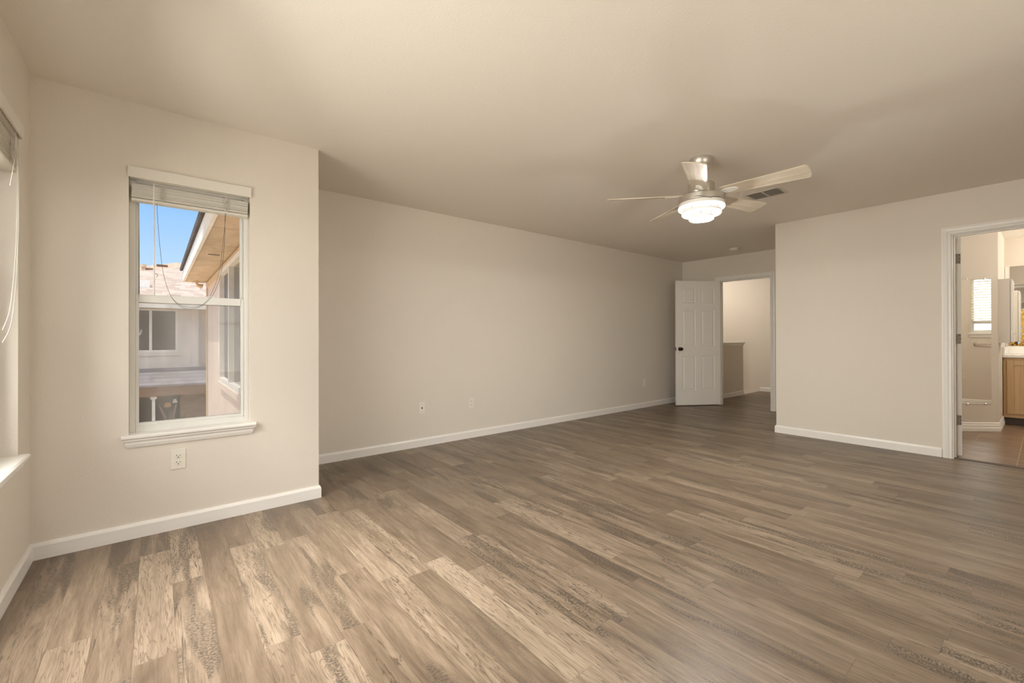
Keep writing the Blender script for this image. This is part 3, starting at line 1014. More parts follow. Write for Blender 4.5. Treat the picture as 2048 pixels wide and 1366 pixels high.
# ------------------------------------------------------------------ blinds
def blind(origin, rz, w, ztop, label, group=None, drop=None, slat_mat='slat_glow', wand_side=0, n=24, zbot=1.893, cords=True, ext=0.006, yoff=0.0):
    t = thing('window_blind', label, 'blind', (origin[0], origin[1], ztop), rz, group or 'white slatted window blinds')
    val = MB()
    vh = 0.062
    val.box(-ext, w + ext, -0.016, -0.006, -vh, 0.0)
    val.box(-ext, -ext + 0.005, -0.007, -0.0006, -vh, 0.0).box(w + ext - 0.005, w + ext, -0.007, -0.0006, -vh, 0.0)
    val.build('valance', 'blind', t, bevel=0.0025)
    ha = MB().box(0.004, w - 0.004, 0.006, 0.050, -0.058, -0.014)
    ha.build('headrail', 'blind', t, bevel=0.002)
    sy = 0.030
    if drop is None:
        zb = zbot - ztop
        MB().box(0.010, w - 0.010, sy - 0.026, sy + 0.026, zb, zb + 0.016).build('bottom_rail', slat_mat, t, bevel=0.004)
        top = -0.094
        for i in range(n):
            z = zb + 0.019 + (top - zb - 0.019) * i / (n - 1)
            jx, jy = random.uniform(-0.002, 0.002), random.uniform(-0.0015, 0.0015)
            s = MB()
            pts = [(-0.025, 0.0), (-0.012, 0.0022), (0.0, 0.003), (0.012, 0.0022), (0.025, 0.0), (0.025, 0.0028), (0.012, 0.005), (0.0, 0.0058), (-0.012, 0.005), (-0.025, 0.0028)]
            s.sweep([(a, b) for a, b in pts], (0.012 + jx, sy + jy, z), (w - 0.012 + jx, sy + jy, z + random.uniform(-0.001, 0.001)), (0, 1, 0))
            s.build('slat', slat_mat, t)
    else:
        zb = zbot - ztop
        MB().box(0.010, w - 0.010, sy - 0.026, sy + 0.026, zb, zb + 0.016).build('bottom_rail', slat_mat, t, bevel=0.004)
        top = -0.11
        ca, sa = math.cos(drop), math.sin(drop)
        for i in range(n):
            z = zb + 0.045 + (top - zb - 0.045) * i / (n - 1)
            pts = [(-0.025, 0.0), (0.0, 0.003), (0.025, 0.0), (0.025, 0.0025), (0.0, 0.0055), (-0.025, 0.0025)]
            s = MB().sweep([(a * ca - b * sa, a * sa + b * ca) for a, b in pts], (0.012, sy, z), (w - 0.012, sy, z), (0, 1, 0))
            s.build('slat', slat_mat, t)
    # ladder cords gathered in loops in front of the stack
    zt = -0.085
    for q in (0.245, 0.775) if w < 0.9 else (0.10, 0.5, 0.90):
        cx_ = w * q
        pts = []
        if drop is None:
            for i in range(60):
                a = i / 59
                pts.append((cx_ + 0.017 * math.sin(i * 2.3 + q * 9) + 0.004, sy - 0.0285 - 0.003 * abs(math.sin(i * 1.7)), zt - 0.005 - (zt - zb - 0.02) * a + 0.008 * math.sin(i * 3.1)))
            MB().tube(pts, 0.0008, 5).build('ladder_cord', 'cord', t, smooth=True)
        else:
            for dy in (-0.027, 0.027):
                MB().tube([(cx_, sy + dy, zt), (cx_, sy + dy, zb + 0.016)], 0.0009, 5).build('ladder_cord', 'cord', t)
    return t, zb, sy


# window 1 blind: wand at left, slack lift cord hanging in a loop
t, zb, sy = blind((WX[0], YW), 0.0, WX[1] - WX[0], 2.080, 'raised white slatted blind at the top of the narrow window')
wv = MB().tube([(0.108, 0.012, -0.075), (0.108, 0.008, -0.10), (0.1085, 0.004, -0.30), (0.1095, 0.004, -0.715)], 0.0042, 6)
wv.build('tilt_wand', 'blind', t, smooth=True)
hk = [(0.118 + 0.007 * math.sin(a), 0.004, -0.60 - 0.010 * math.cos(a)) for a in [i * PI / 6 for i in range(10)]]
MB().tube(hk, 0.0013, 6).build('cord_hook', 'dark_cord', t, smooth=True)
pts = []
A = Vector((0.124, 0.000, zb + 0.004))
Bp = Vector((0.474 - 0.0, 0.000, zb + 0.004))
Bp.x = 0.456
zl = 1.295 - 2.080
cps = [Vector((0.122, 0.0, zb + 0.0)), Vector((0.130, 0.0, -0.36)), Vector((0.150, 0.0, -0.58)), Vector((0.185, 0.0, -0.715)), Vector((0.235, 0.0, -0.778)),
       Vector((0.290, 0.0, -0.787)), Vector((0.345, 0.0, -0.757)), Vector((0.392, 0.0, -0.690)), Vector((0.430, 0.0, -0.56)), Vector((0.446, 0.0, -0.40)), Vector((0.452, 0.0, zb))]


def catmull(c, n=8):
    out = []
    for i in range(len(c) - 1):
        p0, p1, p2, p3 = c[max(i - 1, 0)], c[i], c[i + 1], c[min(i + 2, len(c) - 1)]
        for j in range(n):
            s = j / n
            out.append(0.5 * ((2 * p1) + (p2 - p0) * s + (2 * p0 - 5 * p1 + 4 * p2 - p3) * s * s + (-p0 + 3 * p1 - 3 * p2 + p3) * s ** 3))
    out.append(c[-1])
    return out


MB().tube(catmull(cps), 0.0011, 6).build('lift_cord', 'dark_cord', t, smooth=True)
cps2 = [p + Vector((0.004 if i > 4 else 0.0, -0.003, 0.009 if 3 < i < 9 else 0.0)) + (Vector((-0.012, 0, 0)) if 6 < i < 10 else Vector()) for i, p in enumerate(cps)]
MB().tube(catmull(cps2), 0.0010, 6).build('lift_cord', 'dark_cord', t, smooth=True)
MB().tube([(0.452, 0.0, zb + 0.002), (0.453, -0.003, -0.04)], 0.0011, 6).build('lift_cord', 'cord', t)

# window 2 and 3 blinds
t, zb, sy = blind((XL, W2[0]), PI / 2, W2[1] - W2[0], 2.100, 'raised white blind at the far left edge with two hanging cords', zbot=1.875, ext=0.012)
w2 = W2[1] - W2[0]
MB().tube(catmull([Vector((w2 - 0.085, -0.006, -0.08)), Vector((w2 - 0.090, -0.012, -0.30)), Vector((w2 - 0.120, -0.012, -0.60)), Vector((w2 - 0.20, -0.010, -0.85)), Vector((w2 - 0.32, -0.010, -0.95))]), 0.0014, 6).build('lift_cord', 'cord', t, smooth=True)
MB().tube(catmull([Vector((w2 - 0.078, -0.006, -0.08)), Vector((w2 - 0.080, -0.014, -0.32)), Vector((w2 - 0.100, -0.014, -0.62)), Vector((w2 - 0.18, -0.012, -0.90)), Vector((w2 - 0.32, -0.010, -1.00))]), 0.0014, 6).build('lift_cord', 'cord', t, smooth=True)
MB().tube([(w2 - 0.12, -0.012, -0.075), (w2 - 0.15, -0.014, -0.2), (w2 - 0.23, -0.014, -0.34)], 0.0013, 6).build('lift_cord', 'cord', t, smooth=True)
blind((XL, W3[0]), PI / 2, W3[1] - W3[0], 2.100, 'raised white blind beside the viewpoint', zbot=1.875, ext=0.012)
blind((W4[1], YREAR), PI, W4[1] - W4[0], 2.080, 'raised white blind on the added window behind the viewpoint')
t, zb, sy = blind((BWX[1], BY), PI, BWX[1] - BWX[0], 2.11, 'lowered white slatted blind on the bathroom window, seen in the narrow mirror', drop=0.45, slat_mat='slat_glow', n=15, zbot=1.36)
wb = BWX[1] - BWX[0]
MB().tube([(wb + 0.02 - 0.05, -0.010, -0.08), (wb + 0.03, -0.012, -1.0), (wb + 0.078, -0.010, -1.58)], 0.0016, 6).build('lift_cord', 'cord', t, smooth=True)
for dz in (0.0, -0.06):
    MB().lathe([(0.0, 0.03), (0.004, 0.03), (0.008, 0.0), (0.0, -0.001)], (wb + 0.078, -0.012, -1.60 + dz), 12).build('tassel', 'white', t, smooth=True)


# ------------------------------------------------------------------ outlets and plates
def outlet(loc, label, face='Y'):
    t = thing('electrical_outlet', label, 'outlet', loc, group='duplex outlets on the bedroom walls')
    MB().box(-0.035, 0.035, -0.005, 0, -0.0585, 0.0585).build('cover_plate', 'plate', t, bevel=0.0035)
    for z in (0.0195, -0.0195):
        r = MB()
        ring0 = []
        for k in range(28):
            a = 2 * PI * k / 28
            ring0.append((0.0165 * math.cos(a), max(-0.0135, min(0.0135, 0.0168 * math.sin(a)))))
        r.loft([[Vector((x, -0.0045, z + q)) for x, q in ring0], [Vector((x, -0.0072, z + q)) for x, q in ring0], [Vector((x * 0.94, -0.0078, z + q * 0.94)) for x, q in ring0]])
        ro = r.build('receptacle', 'plate', t)
        MB().box(-0.0085, -0.0060, -0.0081, -0.0070, z - 0.0015, z + 0.0075).build('slot', 'slot', ro)
        MB().box(0.0060, 0.0085, -0.0081, -0.0070, z, z + 0.0065).build('slot', 'slot', ro)
        MB().lathe([(0, 0), (0.0030, 0), (0.0030, 0.001), (0, 0.001)], (0.0, -0.0081, z - 0.008), 12, 'Y').build('slot', 'slot', ro)
    MB().lathe([(0, 0), (0.0028, 0), (0.0020, -0.001), (0, -0.001)], (0, -0.0050, 0), 12, 'Y').build('screw', 'plate', t)
    return t


outlet((0.1015, YW, 0.4075), 'ivory duplex outlet on the wall below the narrow window')
outlet((2.737, YB, 0.388), 'ivory duplex outlet in the middle of the long wall, right of the cable plate')
outlet((6.060, YB, 0.397), 'small ivory outlet at the far end of the long wall near the open door')
t = thing('cable_plate', 'ivory cable plate with one dark jack on the long wall', 'wall plate', (2.125, YB, 0.395))
MB().box(-0.035, 0.035, -0.005, 0, -0.0585, 0.0585).build('cover_plate', 'plate', t, bevel=0.0035)
MB().lathe([(0, 0), (0.0075, 0), (0.0075, -0.003), (0.0048, -0.003), (0.0048, -0.009), (0, -0.009)], (0, -0.005, 0.0), 16, 'Y').build('coaxial_jack', 'bronze', t, smooth=True)
for z in (0.042, -0.042):
    MB().lathe([(0, 0), (0.0032, 0), (0.0022, -0.0012), (0, -0.0012)], (0, -0.005, z), 12, 'Y').build('screw', 'hinge', t)

# ------------------------------------------------------------------ ceiling fan
FX, FY = 3.14, 1.625
fan = thing('ceiling_fan', 'brushed nickel ceiling fan with five pale wood blades and lit ring light', 'ceiling fan', (FX, FY, H))
MB().lathe([(0.0, 0.0), (0.080, 0.0), (0.0815, -0.010), (0.079, -0.030), (0.070, -0.052), (0.060, -0.062), (0.059, -0.074), (0.050, -0.088), (0.044, -0.094), (0.026, -0.094), (0.024, -0.080), (0.0, -0.080)], seg=48).build('canopy', 'nickel', fan, smooth=True)
MB().lathe([(0.0, -0.078), (0.020, -0.078), (0.020, -0.092), (0.0, -0.092)], seg=24).build('hanger_ball', 'slot', fan, smooth=True)
MB().lathe([(0.0, -0.085), (0.0125, -0.085), (0.0125, -0.200), (0.0, -0.200)], seg=20).build('downrod', 'nickel', fan, smooth=True)
MB().lathe([(0.0, -0.175), (0.030, -0.175), (0.034, -0.185), (0.088, -0.188), (0.093, -0.194), (0.093, -0.272), (0.091, -0.275), (0.0, -0.275)], seg=48).build('motor_housing', 'nickel', fan, smooth=True)
MB().lathe([(0.0, -0.275), (0.12, -0.275), (0.12, -0.283), (0.0, -0.283)], seg=40).build('blade_hub', 'ventdark', fan, smooth=True)
MB().lathe([(0.0, -0.283), (0.155, -0.283), (0.162, -0.289), (0.162, -0.318), (0.1615, -0.330), (0.156, -0.334), (0.0, -0.334)], seg=64).build('light_housing', 'nickel', fan, smooth=True)
MB().lathe([(0.0, -0.334), (0.158, -0.334), (0.158, -0.352), (0.150, -0.356), (0.0, -0.356)], seg=64).build('light_base', 'trim', fan, smooth=True)
wire = [(0.1635 * math.cos(a), 0.1635 * math.sin(a), -0.318 - 0.022 * math.sin((a - 3.35) * 1.9) ** 2 * (1 if a < 4.1 else 0.6)) for a in [3.35 + i * 0.085 for i in range(14)]]
MB().tube(wire, 0.0016, 6).build('wire', 'slot', fan, smooth=True)
for R_, z, r_ in ((0.1500, -0.366, 0.0125), (0.126, -0.408, 0.0115), (0.072, -0.444, 0.0115)):
    rg = MB()
    ms = 16
    rg.torus(R_, r_, (0, 0, z), 72, ms, 1.0)
    ro = rg.build('light_ring', 'led', fan, smooth=True)
    # rim that carries the diffuser
    MB().lathe([(R_ + r_ * 0.8, z + r_ * 0.7), (R_ + r_ * 0.8, z + r_ * 1.7), (R_ - r_ * 0.8, z + r_ * 1.7), (R_ - r_ * 0.8, z + r_ * 0.7)], seg=64, close=True).build('ring_rim', 'trim', ro, smooth=True)
    for k in range(3):
        a = 2 * PI * k / 3 + 0.5
        MB().tube([(R_ * math.cos(a), R_ * math.sin(a), z + r_), (R_ * math.cos(a) * 1.02, R_ * math.sin(a) * 1.02, -0.340)], 0.003, 6).build('stem', 'nickel', ro)


# the lowest ring's downward diffuser carries the lamp's output
for ro in fan.children:
    if ro.name.startswith('light_ring') and min(v.co.z for v in ro.data.vertices) < -0.45:
        ro.data.materials.append(M['led_down'])
        for p in ro.data.polygons:
            if p.normal.z < -0.25:
                p.material_index = 1




def blade_mesh():
    m = MB()
    r0, r1 = 0.145, 0.665
    n = 14
    top, bot = [], []
    outline_a, outline_b = [], []
    for i in range(n + 1):
        s = i / n
        x = r0 + (r1 - r0) * s
        wd = 0.052 + 0.024 * s
        outline_a.append((x, wd))
        outline_b.append((x + (0.022 if s > 0.999 else 0) * 0, -wd))
    # rounded tip
    tip = []
    for k in range(1, 8):
        a = PI / 2 - PI * k / 8
        tip.append((r1 + 0.020 * math.cos(a), 0.076 * math.sin(a)))
    loop = outline_a + tip + outline_b[::-1]
    m.loft([[Vector((x, y, -0.003)) for x, y in loop], [Vector((x, y, 0.003)) for x, y in loop]])
    return m


def iron_mesh():
    m = MB()
    loop = [(0.085, 0.016), (0.15, 0.012), (0.165, 0.026), (0.19, 0.030), (0.245, 0.018), (0.258, 0.0), (0.245, -0.018), (0.19, -0.030), (0.165, -0.026), (0.15, -0.012), (0.085, -0.016)]
    m.loft([[Vector((x, y, -0.0075)) for x, y in loop], [Vector((x, y, -0.0032)) for x, y in loop]])
    return m


first_blade = None
for k, ang in enumerate((-156, -84, -12, 60, 132)):
    if first_blade is None:
        bl = blade_mesh().build('blade', 'blade', fan, bevel=0.0015)
        ir = iron_mesh().build('blade_iron', 'white', bl, bevel=0.001)
        for sx, sy_ in ((0.180, 0.017), (0.180, -0.017), (0.235, 0.0)):
            MB().lathe([(0, -0.0075), (0.005, -0.0075), (0.004, -0.0095), (0, -0.0095)], (sx, sy_, 0), 10).build('screw', 'nickel', bl)
        first_blade = bl
    else:
        bl = first_blade.copy()
        COL.objects.link(bl)
        bl.parent = fan
        for ch in list(first_blade.children):
            c = ch.copy()
            COL.objects.link(c)
            c.parent = bl
    # pitched so the trailing (clockwise) side is higher
    bl.rotation_mode = 'XYZ'
    Rm = Matrix.Rotation(math.radians(ang), 4, 'Z') @ Matrix.Rotation(math.radians(-14), 4, 'X')
    bl.location = (0, 0, -0.272)
    bl.rotation_euler = Rm.to_euler('XYZ')

# ------------------------------------------------------------------ ceiling vent and smoke detector
vent = thing('ceiling_vent', 'beige two bank ceiling vent behind the fan blade', 'vent', (4.355, 1.640, H))
vx, vy = 0.120, 0.150
fr = MB()
fr.box(-vx, vx, -vy, -vy + 0.022, -0.010, 0).box(-vx, vx, vy - 0.022, vy, -0.010, 0).box(-vx, -vx + 0.020, -vy + 0.022, vy - 0.022, -0.010, 0).box(vx - 0.020, vx, -vy + 0.022, vy - 0.022, -0.010, 0)
fr.box(-vx + 0.020, vx - 0.020, -0.006, 0.006, -0.012, -0.001)
fr.build('frame', 'ventmetal', vent, bevel=0.002)
MB().box(-vx + 0.018, vx - 0.018, -vy + 0.020, vy - 0.020, -0.0012, -0.0004).build('duct_back', 'ventdark', vent)
for s in (-1, 1):
    b_ = MB()
    y0, y1 = (0.008, vy - 0.024) if s > 0 else (-vy + 0.024, -0.008)
    for i in range(13):
        xx = -vx + 0.030 + i * (2 * vx - 0.060) / 12
        b_.hexa([(xx - 0.007, y0, -0.011), (xx - 0.0055, y0, -0.011), (xx - 0.0055, y1, -0.011), (xx - 0.007, y1, -0.011),
                 (xx + 0.0035, y0, -0.002), (xx + 0.005, y0, -0.002), (xx + 0.005, y1, -0.002), (xx + 0.0035, y1, -0.002)])
    b_.build('louvre_bank', 'ventmetal', vent)
for s in (-1, 1):
    MB().lathe([(0, 0), (0.004, 0), (0.003, -0.0015), (0, -0.0015)], (0.05 * s, (vy - 0.011) * s, -0.010), 10).build('screw', 'slot', vent)

sd = thing('smoke_detector', 'round ivory smoke detector on the ceiling before the hall doorway', 'smoke detector', (6.68, 2.95, H))
MB().lathe([(0, 0), (0.070, 0), (0.070, -0.012), (0, -0.012)], seg=36).build('base', 'detector', sd, smooth=True)
MB().lathe([(0, -0.012), (0.066, -0.012), (0.064, -0.030), (0.055, -0.038), (0.030, -0.040), (0.028, -0.037), (0, -0.037)], seg=36).build('cover', 'detector', sd, smooth=True)

# ------------------------------------------------------------------ bathroom
mir = thing('wall_mirror', 'narrow frameless mirror on the angled bathroom wall', 'mirror', tuple(P0), math.atan2(AD.y, AD.x))
sg3 = 1 if Vector((-AD.y, AD.x, 0)).dot(AN) > 0 else -1


def ly(a, b):
    return sorted((a * sg3, b * sg3))


y0, y1 = ly(0.001, 0.005)
MB().box(0.085, 0.424, y0, y1, 0.32, 1.793).build('glass', 'mirror', mir)
for sx, z in ((0.155, 0.317), (0.355, 0.317), (0.155, 1.796), (0.355, 1.796)):
    y0, y1 = ly(0.0005, 0.010)
    MB().box(sx - 0.010, sx + 0.010, y0, y1, z - 0.012, z + 0.012).build('clip', 'chrome', mir, bevel=0.003)

vc = thing('vanity_cabinet', 'light maple bathroom vanity cabinet', 'cabinet', (8.39, 0.372, 0))
L_ = 1.46
MB().box(0.02, 0.555, -L_, -0.002, 0.0, 0.090).build('toe_kick', 'kick', vc)
MB().box(0.0, 0.555, -L_, -0.002, 0.090, 0.846).build('body', 'maple', vc, bevel=0.002)
for i in range(3):
    ya = -0.035 - i * 0.475
    yb = ya - 0.44
    d = MB()
    fr_ = 0.058
    z0, z1 = 0.140, 0.812
    d.box(-0.019, -0.0005, ya - fr_, ya, z0, z1).box(-0.019, -0.0005, yb, yb + fr_, z0, z1)
    d.box(-0.019, -0.0005, yb + fr_, ya - fr_, z0, z0 + fr_).box(-0.019, -0.0005, yb + fr_, ya - fr_, z1 - fr_, z1)
    d.box(-0.010, -0.0005, yb + fr_, ya - fr_, z0 + fr_, z1 - fr_)
    do = d.build('door', 'maple', vc, bevel=0.0025)
    MB().lathe([(0, 0), (0.006, 0), (0.006, -0.012), (0.014, -0.020), (0.012, -0.028), (0, -0.030)], (-0.019, yb + 0.03 if i != 2 else ya - 0.03, 0.72), 16, 'X').build('knob', 'nickel', do, smooth=True)

vt = thing('vanity_countertop', 'white bathroom countertop with backsplash above the maple cabinet', 'countertop', (8.39, 0.374, 0.8465))
MB().box(-0.025, 0.556, -L_ - 0.01, -0.0005, 0.0, 0.038).build('top', 'counter', vt, bevel=0.008, seg=3)
MB().box(0.537, 0.5585, -L_ - 0.01, -0.0005, 0.038, 0.138).build('backsplash', 'counter', vt, bevel=0.004)
MB().box(-0.005, 0.537, -0.020, -0.0005, 0.038, 0.138).build('side_splash', 'counter', vt, bevel=0.004)

vm = thing('vanity_mirror', 'large frameless mirror above the vanity, reflecting the bedroom', 'mirror', (BX, 0.372, 0.990))
MB().box(-0.007, -0.0008, -1.48, -0.002, 0.0, 1.07).build('glass', 'mirror', vm)
mc = thing('medicine_cabinet', 'white medicine cabinet on the wall beside the vanity mirror', 'cabinet', (7.712, 0.375, 1.040))
MB().box(0.0, 0.40, -0.092, -0.0005, 0.0, 0.752).build('body', 'medcab', mc, bevel=0.002)
dm = MB()
dm.box(0.006, 0.396, -0.112, -0.095, 0.008, 0.742)
dmo = dm.build('door', 'white', mc, bevel=0.004)
MB().box(0.055, 0.345, -0.1145, -0.112, 0.06, 0.69).build('door_panel', 'white', dmo, bevel=0.002)
MB().lathe([(0, 0), (0.005, 0), (0.005, -0.010), (0.011, -0.016), (0.009, -0.024), (0, -0.025)], (0.035, -0.112, 0.11), 14, 'Y').build('knob', 'white', dmo, smooth=True)

tb = thing('towel_bar', 'chrome towel bar under the bathroom window, seen in the narrow mirror', 'towel bar', (7.60, BY, 0.998))
for xx in (0.0, 0.60):
    MB().lathe([(0, 0), (0.024, 0), (0.024, 0.006), (0.014, 0.014), (0.011, 0.045), (0.015, 0.058), (0.012, 0.068), (0, 0.070)], (xx, 0.0005, 0), 18, 'Y').build('post', 'chrome', tb, smooth=True)
for o in tb.children:
    for v in o.data.vertices:
        pass
MB().tube([(0.0, 0.052, 0), (0.60, 0.052, 0)], 0.008, 12).build('bar', 'chrome', tb, smooth=True)

# lamps of the bathroom and hall (above the view)
light('bath_vanity_lamp', 'POINT', (8.55, -0.55, 2.22), 26, (1.0, 0.93, 0.82), size=0.08)
light('bath_ceiling_lamp', 'POINT', (6.9, -0.75, 2.28), 25, (1.0, 0.93, 0.82), size=0.10)
light('hall_lamp', 'POINT', (8.55, 4.62, 2.25), 27, (1.0, 0.95, 0.87), size=0.10)

# ------------------------------------------------------------------ outside
wing = thing('house_wing', 'pink beige house wing with deep tan soffit and a window, outside the narrow window', 'house', (0, 0, 0))
XW = 0.74
MB().box(XW, XW + 0.25, YB + WT + 0.01, 5.15, -2.9, 2.14).box(XW, XW + 0.25, 7.62, 9.853, -2.9, 2.14).box(XW, XW + 0.25, 5.15, 7.62, -2.9, 0.50).box(XW, XW + 0.25, 5.15, 7.62, 2.09, 2.14).box(XW + 0.25, 6.0, 9.70, 9.853, -2.9, 2.14).build('wall', 'siding_pink', wing)
MB().box(XW - 0.022, XW - 0.0005, 9.75, 9.86, -2.9, 2.14).box(XW - 0.022, XW - 0.0005, YB + WT + 0.01, 9.75, 2.05, 2.14).build('corner_board', 'ext_tan', wing)
wf = MB()
for a, b, c, d_ in ((5.15, 7.62, 0.50, 0.56), (5.15, 7.62, 2.03, 2.09), (5.15, 5.21, 0.56, 2.03), (7.56, 7.62, 0.56, 2.03), (6.54, 6.60, 0.56, 2.03)):
    wf.box(XW - 0.03, XW + 0.08, a, b, c, d_)
wfo = wf.build('window', 'ext_white', wing)
MB().box(XW + 0.03, XW + 0.04, 6.60, 7.56, 0.56, 2.03).build('insect_screen', 'screen_dark', wfo)
MB().box(XW + 0.03, XW + 0.04, 5.21, 6.54, 0.56, 2.03).build('pane', 'darkglass', wfo)
MB().box(XW - 0.045, XW - 0.0005, 5.10, 7.67, 0.42, 0.50).build('window_trim', 'siding_pink', wing)
sf = MB().box(XW + 0.02, 6.0, 9.2, 9.90, 2.165, 2.185).box(0.40, XW + 0.02, 4.0, 9.90, 2.176, 2.19)
for a, b in ((4.0, 4.95), (4.96, 5.90), (5.91, 7.10), (7.11, 8.40), (8.41, 9.90)):
    sf.box(0.40, XW + 0.02, a, b, 2.165, 2.176)
so = sf.build('soffit', 'soffit', wing)
MB().box(0.50, 0.62, 6.55, 6.60, 2.1635, 2.1645).build('soffit_vent', 'slot', so)
MB().box(0.372, 0.402, 4.0, 9.93, 2.150, 2.345).build('fascia', 'ext_white', wing)
MB().box(0.372, 0.402 + 5.6, 9.90, 9.93, 2.150, 2.345).build('fascia', 'ext_white', wing)
rf = MB()
rf.hexa([(0.34, 4.0, 2.345), (5.0, 4.0, 4.2), (5.0, 9.96, 4.2), (0.34, 9.96, 2.345), (0.33, 4.0, 2.385), (5.0, 4.0, 4.26), (5.0, 9.96, 4.26), (0.33, 9.96, 2.385)])
rf.build('roof', 'shingle_dark', wing)
fl_ = thing('flood_light', 'small tan security light under the far soffit corner', 'outdoor light', (0.56, 9.80, 2.1645))
MB().lathe([(0, 0), (0.05, 0), (0.05, -0.02), (0, -0.02)], (0, 0, 0.0), 16).build('base', 'ext_tan', fl_, smooth=True)
MB().tube([(0, 0, -0.02), (0.03, 0.02, -0.07), (0.10, 0.03, -0.09)], 0.03, 12, rads=[0.012, 0.03, 0.045]).build('lamp_head', 'ext_tan', fl_, smooth=True)

nb = thing('neighbour_house', 'pale neighbouring house with low roofs and a sliding window, outside the narrow window', 'house', (0, 0, 0))
YN = 18.0
mb = MB()
wall_with_holes(-6.0, 1.10, -0.30, 2.20, [(-1.52, 0.55, 0.70, 2.08)], lambda a, b, c, d: mb.box(a, b, YN, YN + 0.3, c, d))
mb.box(1.10, 4.0, YN + 0.5, YN + 0.8, -0.30, 2.40).box(1.0, 1.10, YN + 0.3, YN + 0.8, -0.30, 2.40)
mb.build('wall', 'siding_pale', nb)
wf = MB()
for a, b, c, d_ in ((-1.52, 0.55, 0.70, 0.76), (-1.52, 0.55, 2.02, 2.08), (-1.52, -1.46, 0.76, 2.02), (0.49, 0.55, 0.76, 2.02), (-0.17, -0.10, 0.76, 2.02)):
    wf.box(a, b, YN - 0.02, YN + 0.1, c, d_)
wfo = wf.build('window', 'ext_white', nb)
MB().box(-1.46, -0.17, YN + 0.06, YN + 0.07, 0.76, 2.02).build('pane', 'darkglass', wfo)
MB().box(-0.10, 0.49, YN + 0.06, YN + 0.07, 0.76, 2.02).build('pane', 'darkglass', wfo)
MB().box(-1.60, 0.66, YN - 0.03, YN - 0.0005, 0.58, 0.70).box(0.55, 0.66, YN - 0.03, YN - 0.0005, 0.70, 2.15).build('window_trim', 'siding_pale', nb)
# hip roof: front face rising to the hip that climbs to the right
rf = MB()


def zr(y):
    return 2.20 + 0.45 * (y - 17.5)


pa = [(-1.9, 17.5), (4.0, 17.5), (4.0, 23.0), (-1.9 + 5.4, 23.0), (-0.56, 18.96)]
pa = [(-2.05, 17.5), (4.0, 17.5), (4.0, 23.0), (3.5, 22.7)]
rf.loft([[Vector((x, y, zr(y) - 0.06)) for x, y in pa], [Vector((x, y, zr(y))) for x, y in pa]])
pb = [(-6.0, 17.5, 2.20), (-2.05, 17.5, 2.20), (3.5, 22.7, zr(22.7)), (-6.0, 22.7, 2.45)]
rf.loft([[Vector((x, y, z - 0.06)) for x, y, z in pb], [Vector((x, y, z)) for x, y, z in pb]])
rf.build('roof', 'shingle', nb)
MB().box(-6.0, 4.0, 17.42, 17.5, 2.08, 2.22).build('gutter', 'ext_white', nb)
MB().box(-0.45, -0.16, 18.9, 19.15, 2.5, 3.06).build('roof_vent', 'ext_white', nb)
lr = MB()
lr.loft([[Vector(p) for p in ((-6, YN - 0.02, 0.12), (4, YN - 0.02, 0.12), (4, 16.6, -0.30), (-6, 16.6, -0.30))], [Vector(p) for p in ((-6, YN - 0.02, 0.18), (4, YN - 0.02, 0.18), (4, 16.6, -0.24), (-6, 16.6, -0.24))]])
lr.build('porch_roof', 'shingle_blue', nb)
MB().box(-6, 4.0, 16.62, 16.85, -0.58, -0.30).build('porch_beam', 'beam', nb)
MB().box(0.58, 3.6, 16.9, 17.2, -3.2, -0.58).build('brick_wall', 'brick', nb)
MB().box(-0.095, -0.02, 16.68, 16.76, -3.0, -0.58).box(-0.13, 0.015, 16.65, 16.79, -0.66, -0.58).build('porch_post', 'ext_white', nb)
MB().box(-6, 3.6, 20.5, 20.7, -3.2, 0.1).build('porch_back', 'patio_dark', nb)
lamp = MB().lathe([(0, 0), (0.03, 0), (0.07, -0.11), (0, -0.115)], (0.45, 16.88, -0.72), 14)
lamp.build('porch_sconce', 'ext_white', nb, smooth=True)

lm = thing('patio_lamp', 'glowing orange lamp on the dim patio below the narrow window', 'lamp', (0.30, 18.6, -3.0))
MB().lathe([(0, 0), (0.16, 0), (0.03, 0.06), (0.025, 1.85), (0, 1.85)], seg=16).build('post', 'bronze', lm, smooth=True)
MB().lathe([(0, 1.85), (0.10, 1.85), (0.07, 1.98), (0, 1.98)], seg=16).build('lamp_shade', 'patio_lamp', lm, smooth=True)

fh = thing('distant_house', 'tan roofed house farther back above the near roof', 'house', (0, 0, 0))
rf = MB()


def zf(y):
    return 2.6 + 0.5 * (y - 24)


pf = [(-7.0, 24.0), (7.0, 24.0), (2.0, 28.0), (0.88, 29.13), (-0.81, 27.28), (-4.1, 24.0)]
pf = [(-4.1, 24.0), (6.0, 24.0), (6.0, 27.0), (0.88, 29.13)]
rf.loft([[Vector((x, y, zf(y) - 0.08)) for x, y in pf], [Vector((x, y, zf(y))) for x, y in pf]])
pg = [(-7.0, 24.0, 2.6), (-4.1, 24.0, 2.6), (0.88, 29.13, zf(29.13)), (-7.0, 29.2, 2.9)]
rf.loft([[Vector((x, y, z - 0.08)) for x, y, z in pg], [Vector((x, y, z)) for x, y, z in pg]])
rf.build('roof', 'shingle_far', fh)
MB().box(-7, 6, 24.3, 24.6, -3.0, 2.62).build('wall', 'siding_pale', fh)
MB().lathe([(0, 0), (0.07, 0), (0.07, 0.42), (0.12, 0.42), (0.12, 0.55), (0, 0.55)], (-0.47, 27.4, 4.15), 12).build('vent_pipe', 'ext_tan', fh, smooth=True)
for a in (0.30, 0.62):
    q = Vector((-0.81, 27.28, 0)).lerp(Vector((0.88, 29.13, 0)), a)
    MB().box(q.x - 0.22, q.x + 0.22, q.y - 0.1, q.y + 0.1, zf(q.y) - 0.05, zf(q.y) + 0.07).build('ridge_vent', 'beam', fh)

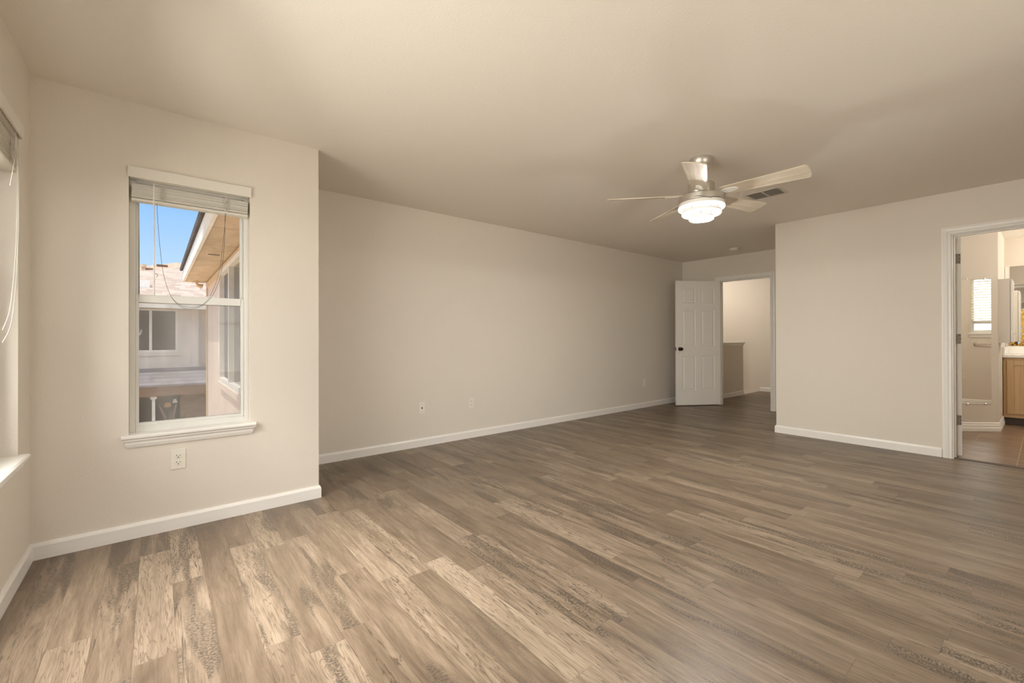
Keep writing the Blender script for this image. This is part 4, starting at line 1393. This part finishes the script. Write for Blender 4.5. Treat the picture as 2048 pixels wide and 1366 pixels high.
struct('ground', MB().box(-40, 40, -40, 60, -3.3, -3.2), 'grass', 'dry lawn outside', 'ground')


def tree(loc, hgt, rad, mat, label, nleaf, seed, lsize=0.16):
    rnd = random.Random(seed)
    t = thing('tree', label, 'tree', loc)
    MB().tube([(0, 0, 0), (0.05, 0.03, hgt * 0.35), (-0.04, 0.06, hgt * 0.7), (0, 0, hgt * 0.95)], 0.1, 9, rads=[0.16, 0.12, 0.08, 0.02]).build('trunk', 'bark', t, smooth=True)
    for k in range(6):
        a = 2 * PI * k / 6 + rnd.uniform(-0.3, 0.3)
        z = hgt * rnd.uniform(0.35, 0.7)
        MB().tube([(0, 0, z), (rad * 0.4 * math.cos(a), rad * 0.4 * math.sin(a), z + 0.5), (rad * 0.8 * math.cos(a), rad * 0.8 * math.sin(a), z + 0.8)], 0.04, 6, rads=[0.06, 0.035, 0.012]).build('branch', 'bark', t, smooth=True)
    f = MB()
    for i in range(nleaf):
        d = Vector((rnd.gauss(0, 1), rnd.gauss(0, 1), rnd.gauss(0, 1))).normalized() * rad * rnd.random() ** 0.4
        c = Vector((d.x, d.y, hgt * 0.66 + d.z * 0.95))
        s = lsize * rnd.uniform(0.5, 1.1)
        u = Vector((rnd.gauss(0, 1), rnd.gauss(0, 1), rnd.gauss(0, 1))).normalized()
        v = u.orthogonal().normalized()
        v.rotate(Matrix.Rotation(rnd.uniform(0, 6.28), 3, u))
        w = u.cross(v)
        vs_ = [f.bm.verts.new(c + p) for p in (v * s, v * s * 0.2 + w * s * 0.5 + u * s * 0.1, -v * s, v * -0.2 * s - w * s * 0.5)]
        f.bm.faces.new(vs_)
    fo = f.build('foliage', mat, t)
    fo['kind'] = 'stuff'
    return t


tree((-5.6, 0.7, -3.2), 5.6, 2.1, 'gold_leaf', 'golden leaved tree outside the window, reflected in the vanity mirror', 2600, 3)
tree((0.32, 15.6, -3.2), 2.4, 0.5, 'green_leaf', 'dark leafy shrub in front of the neighbouring porch', 700, 5, 0.14)
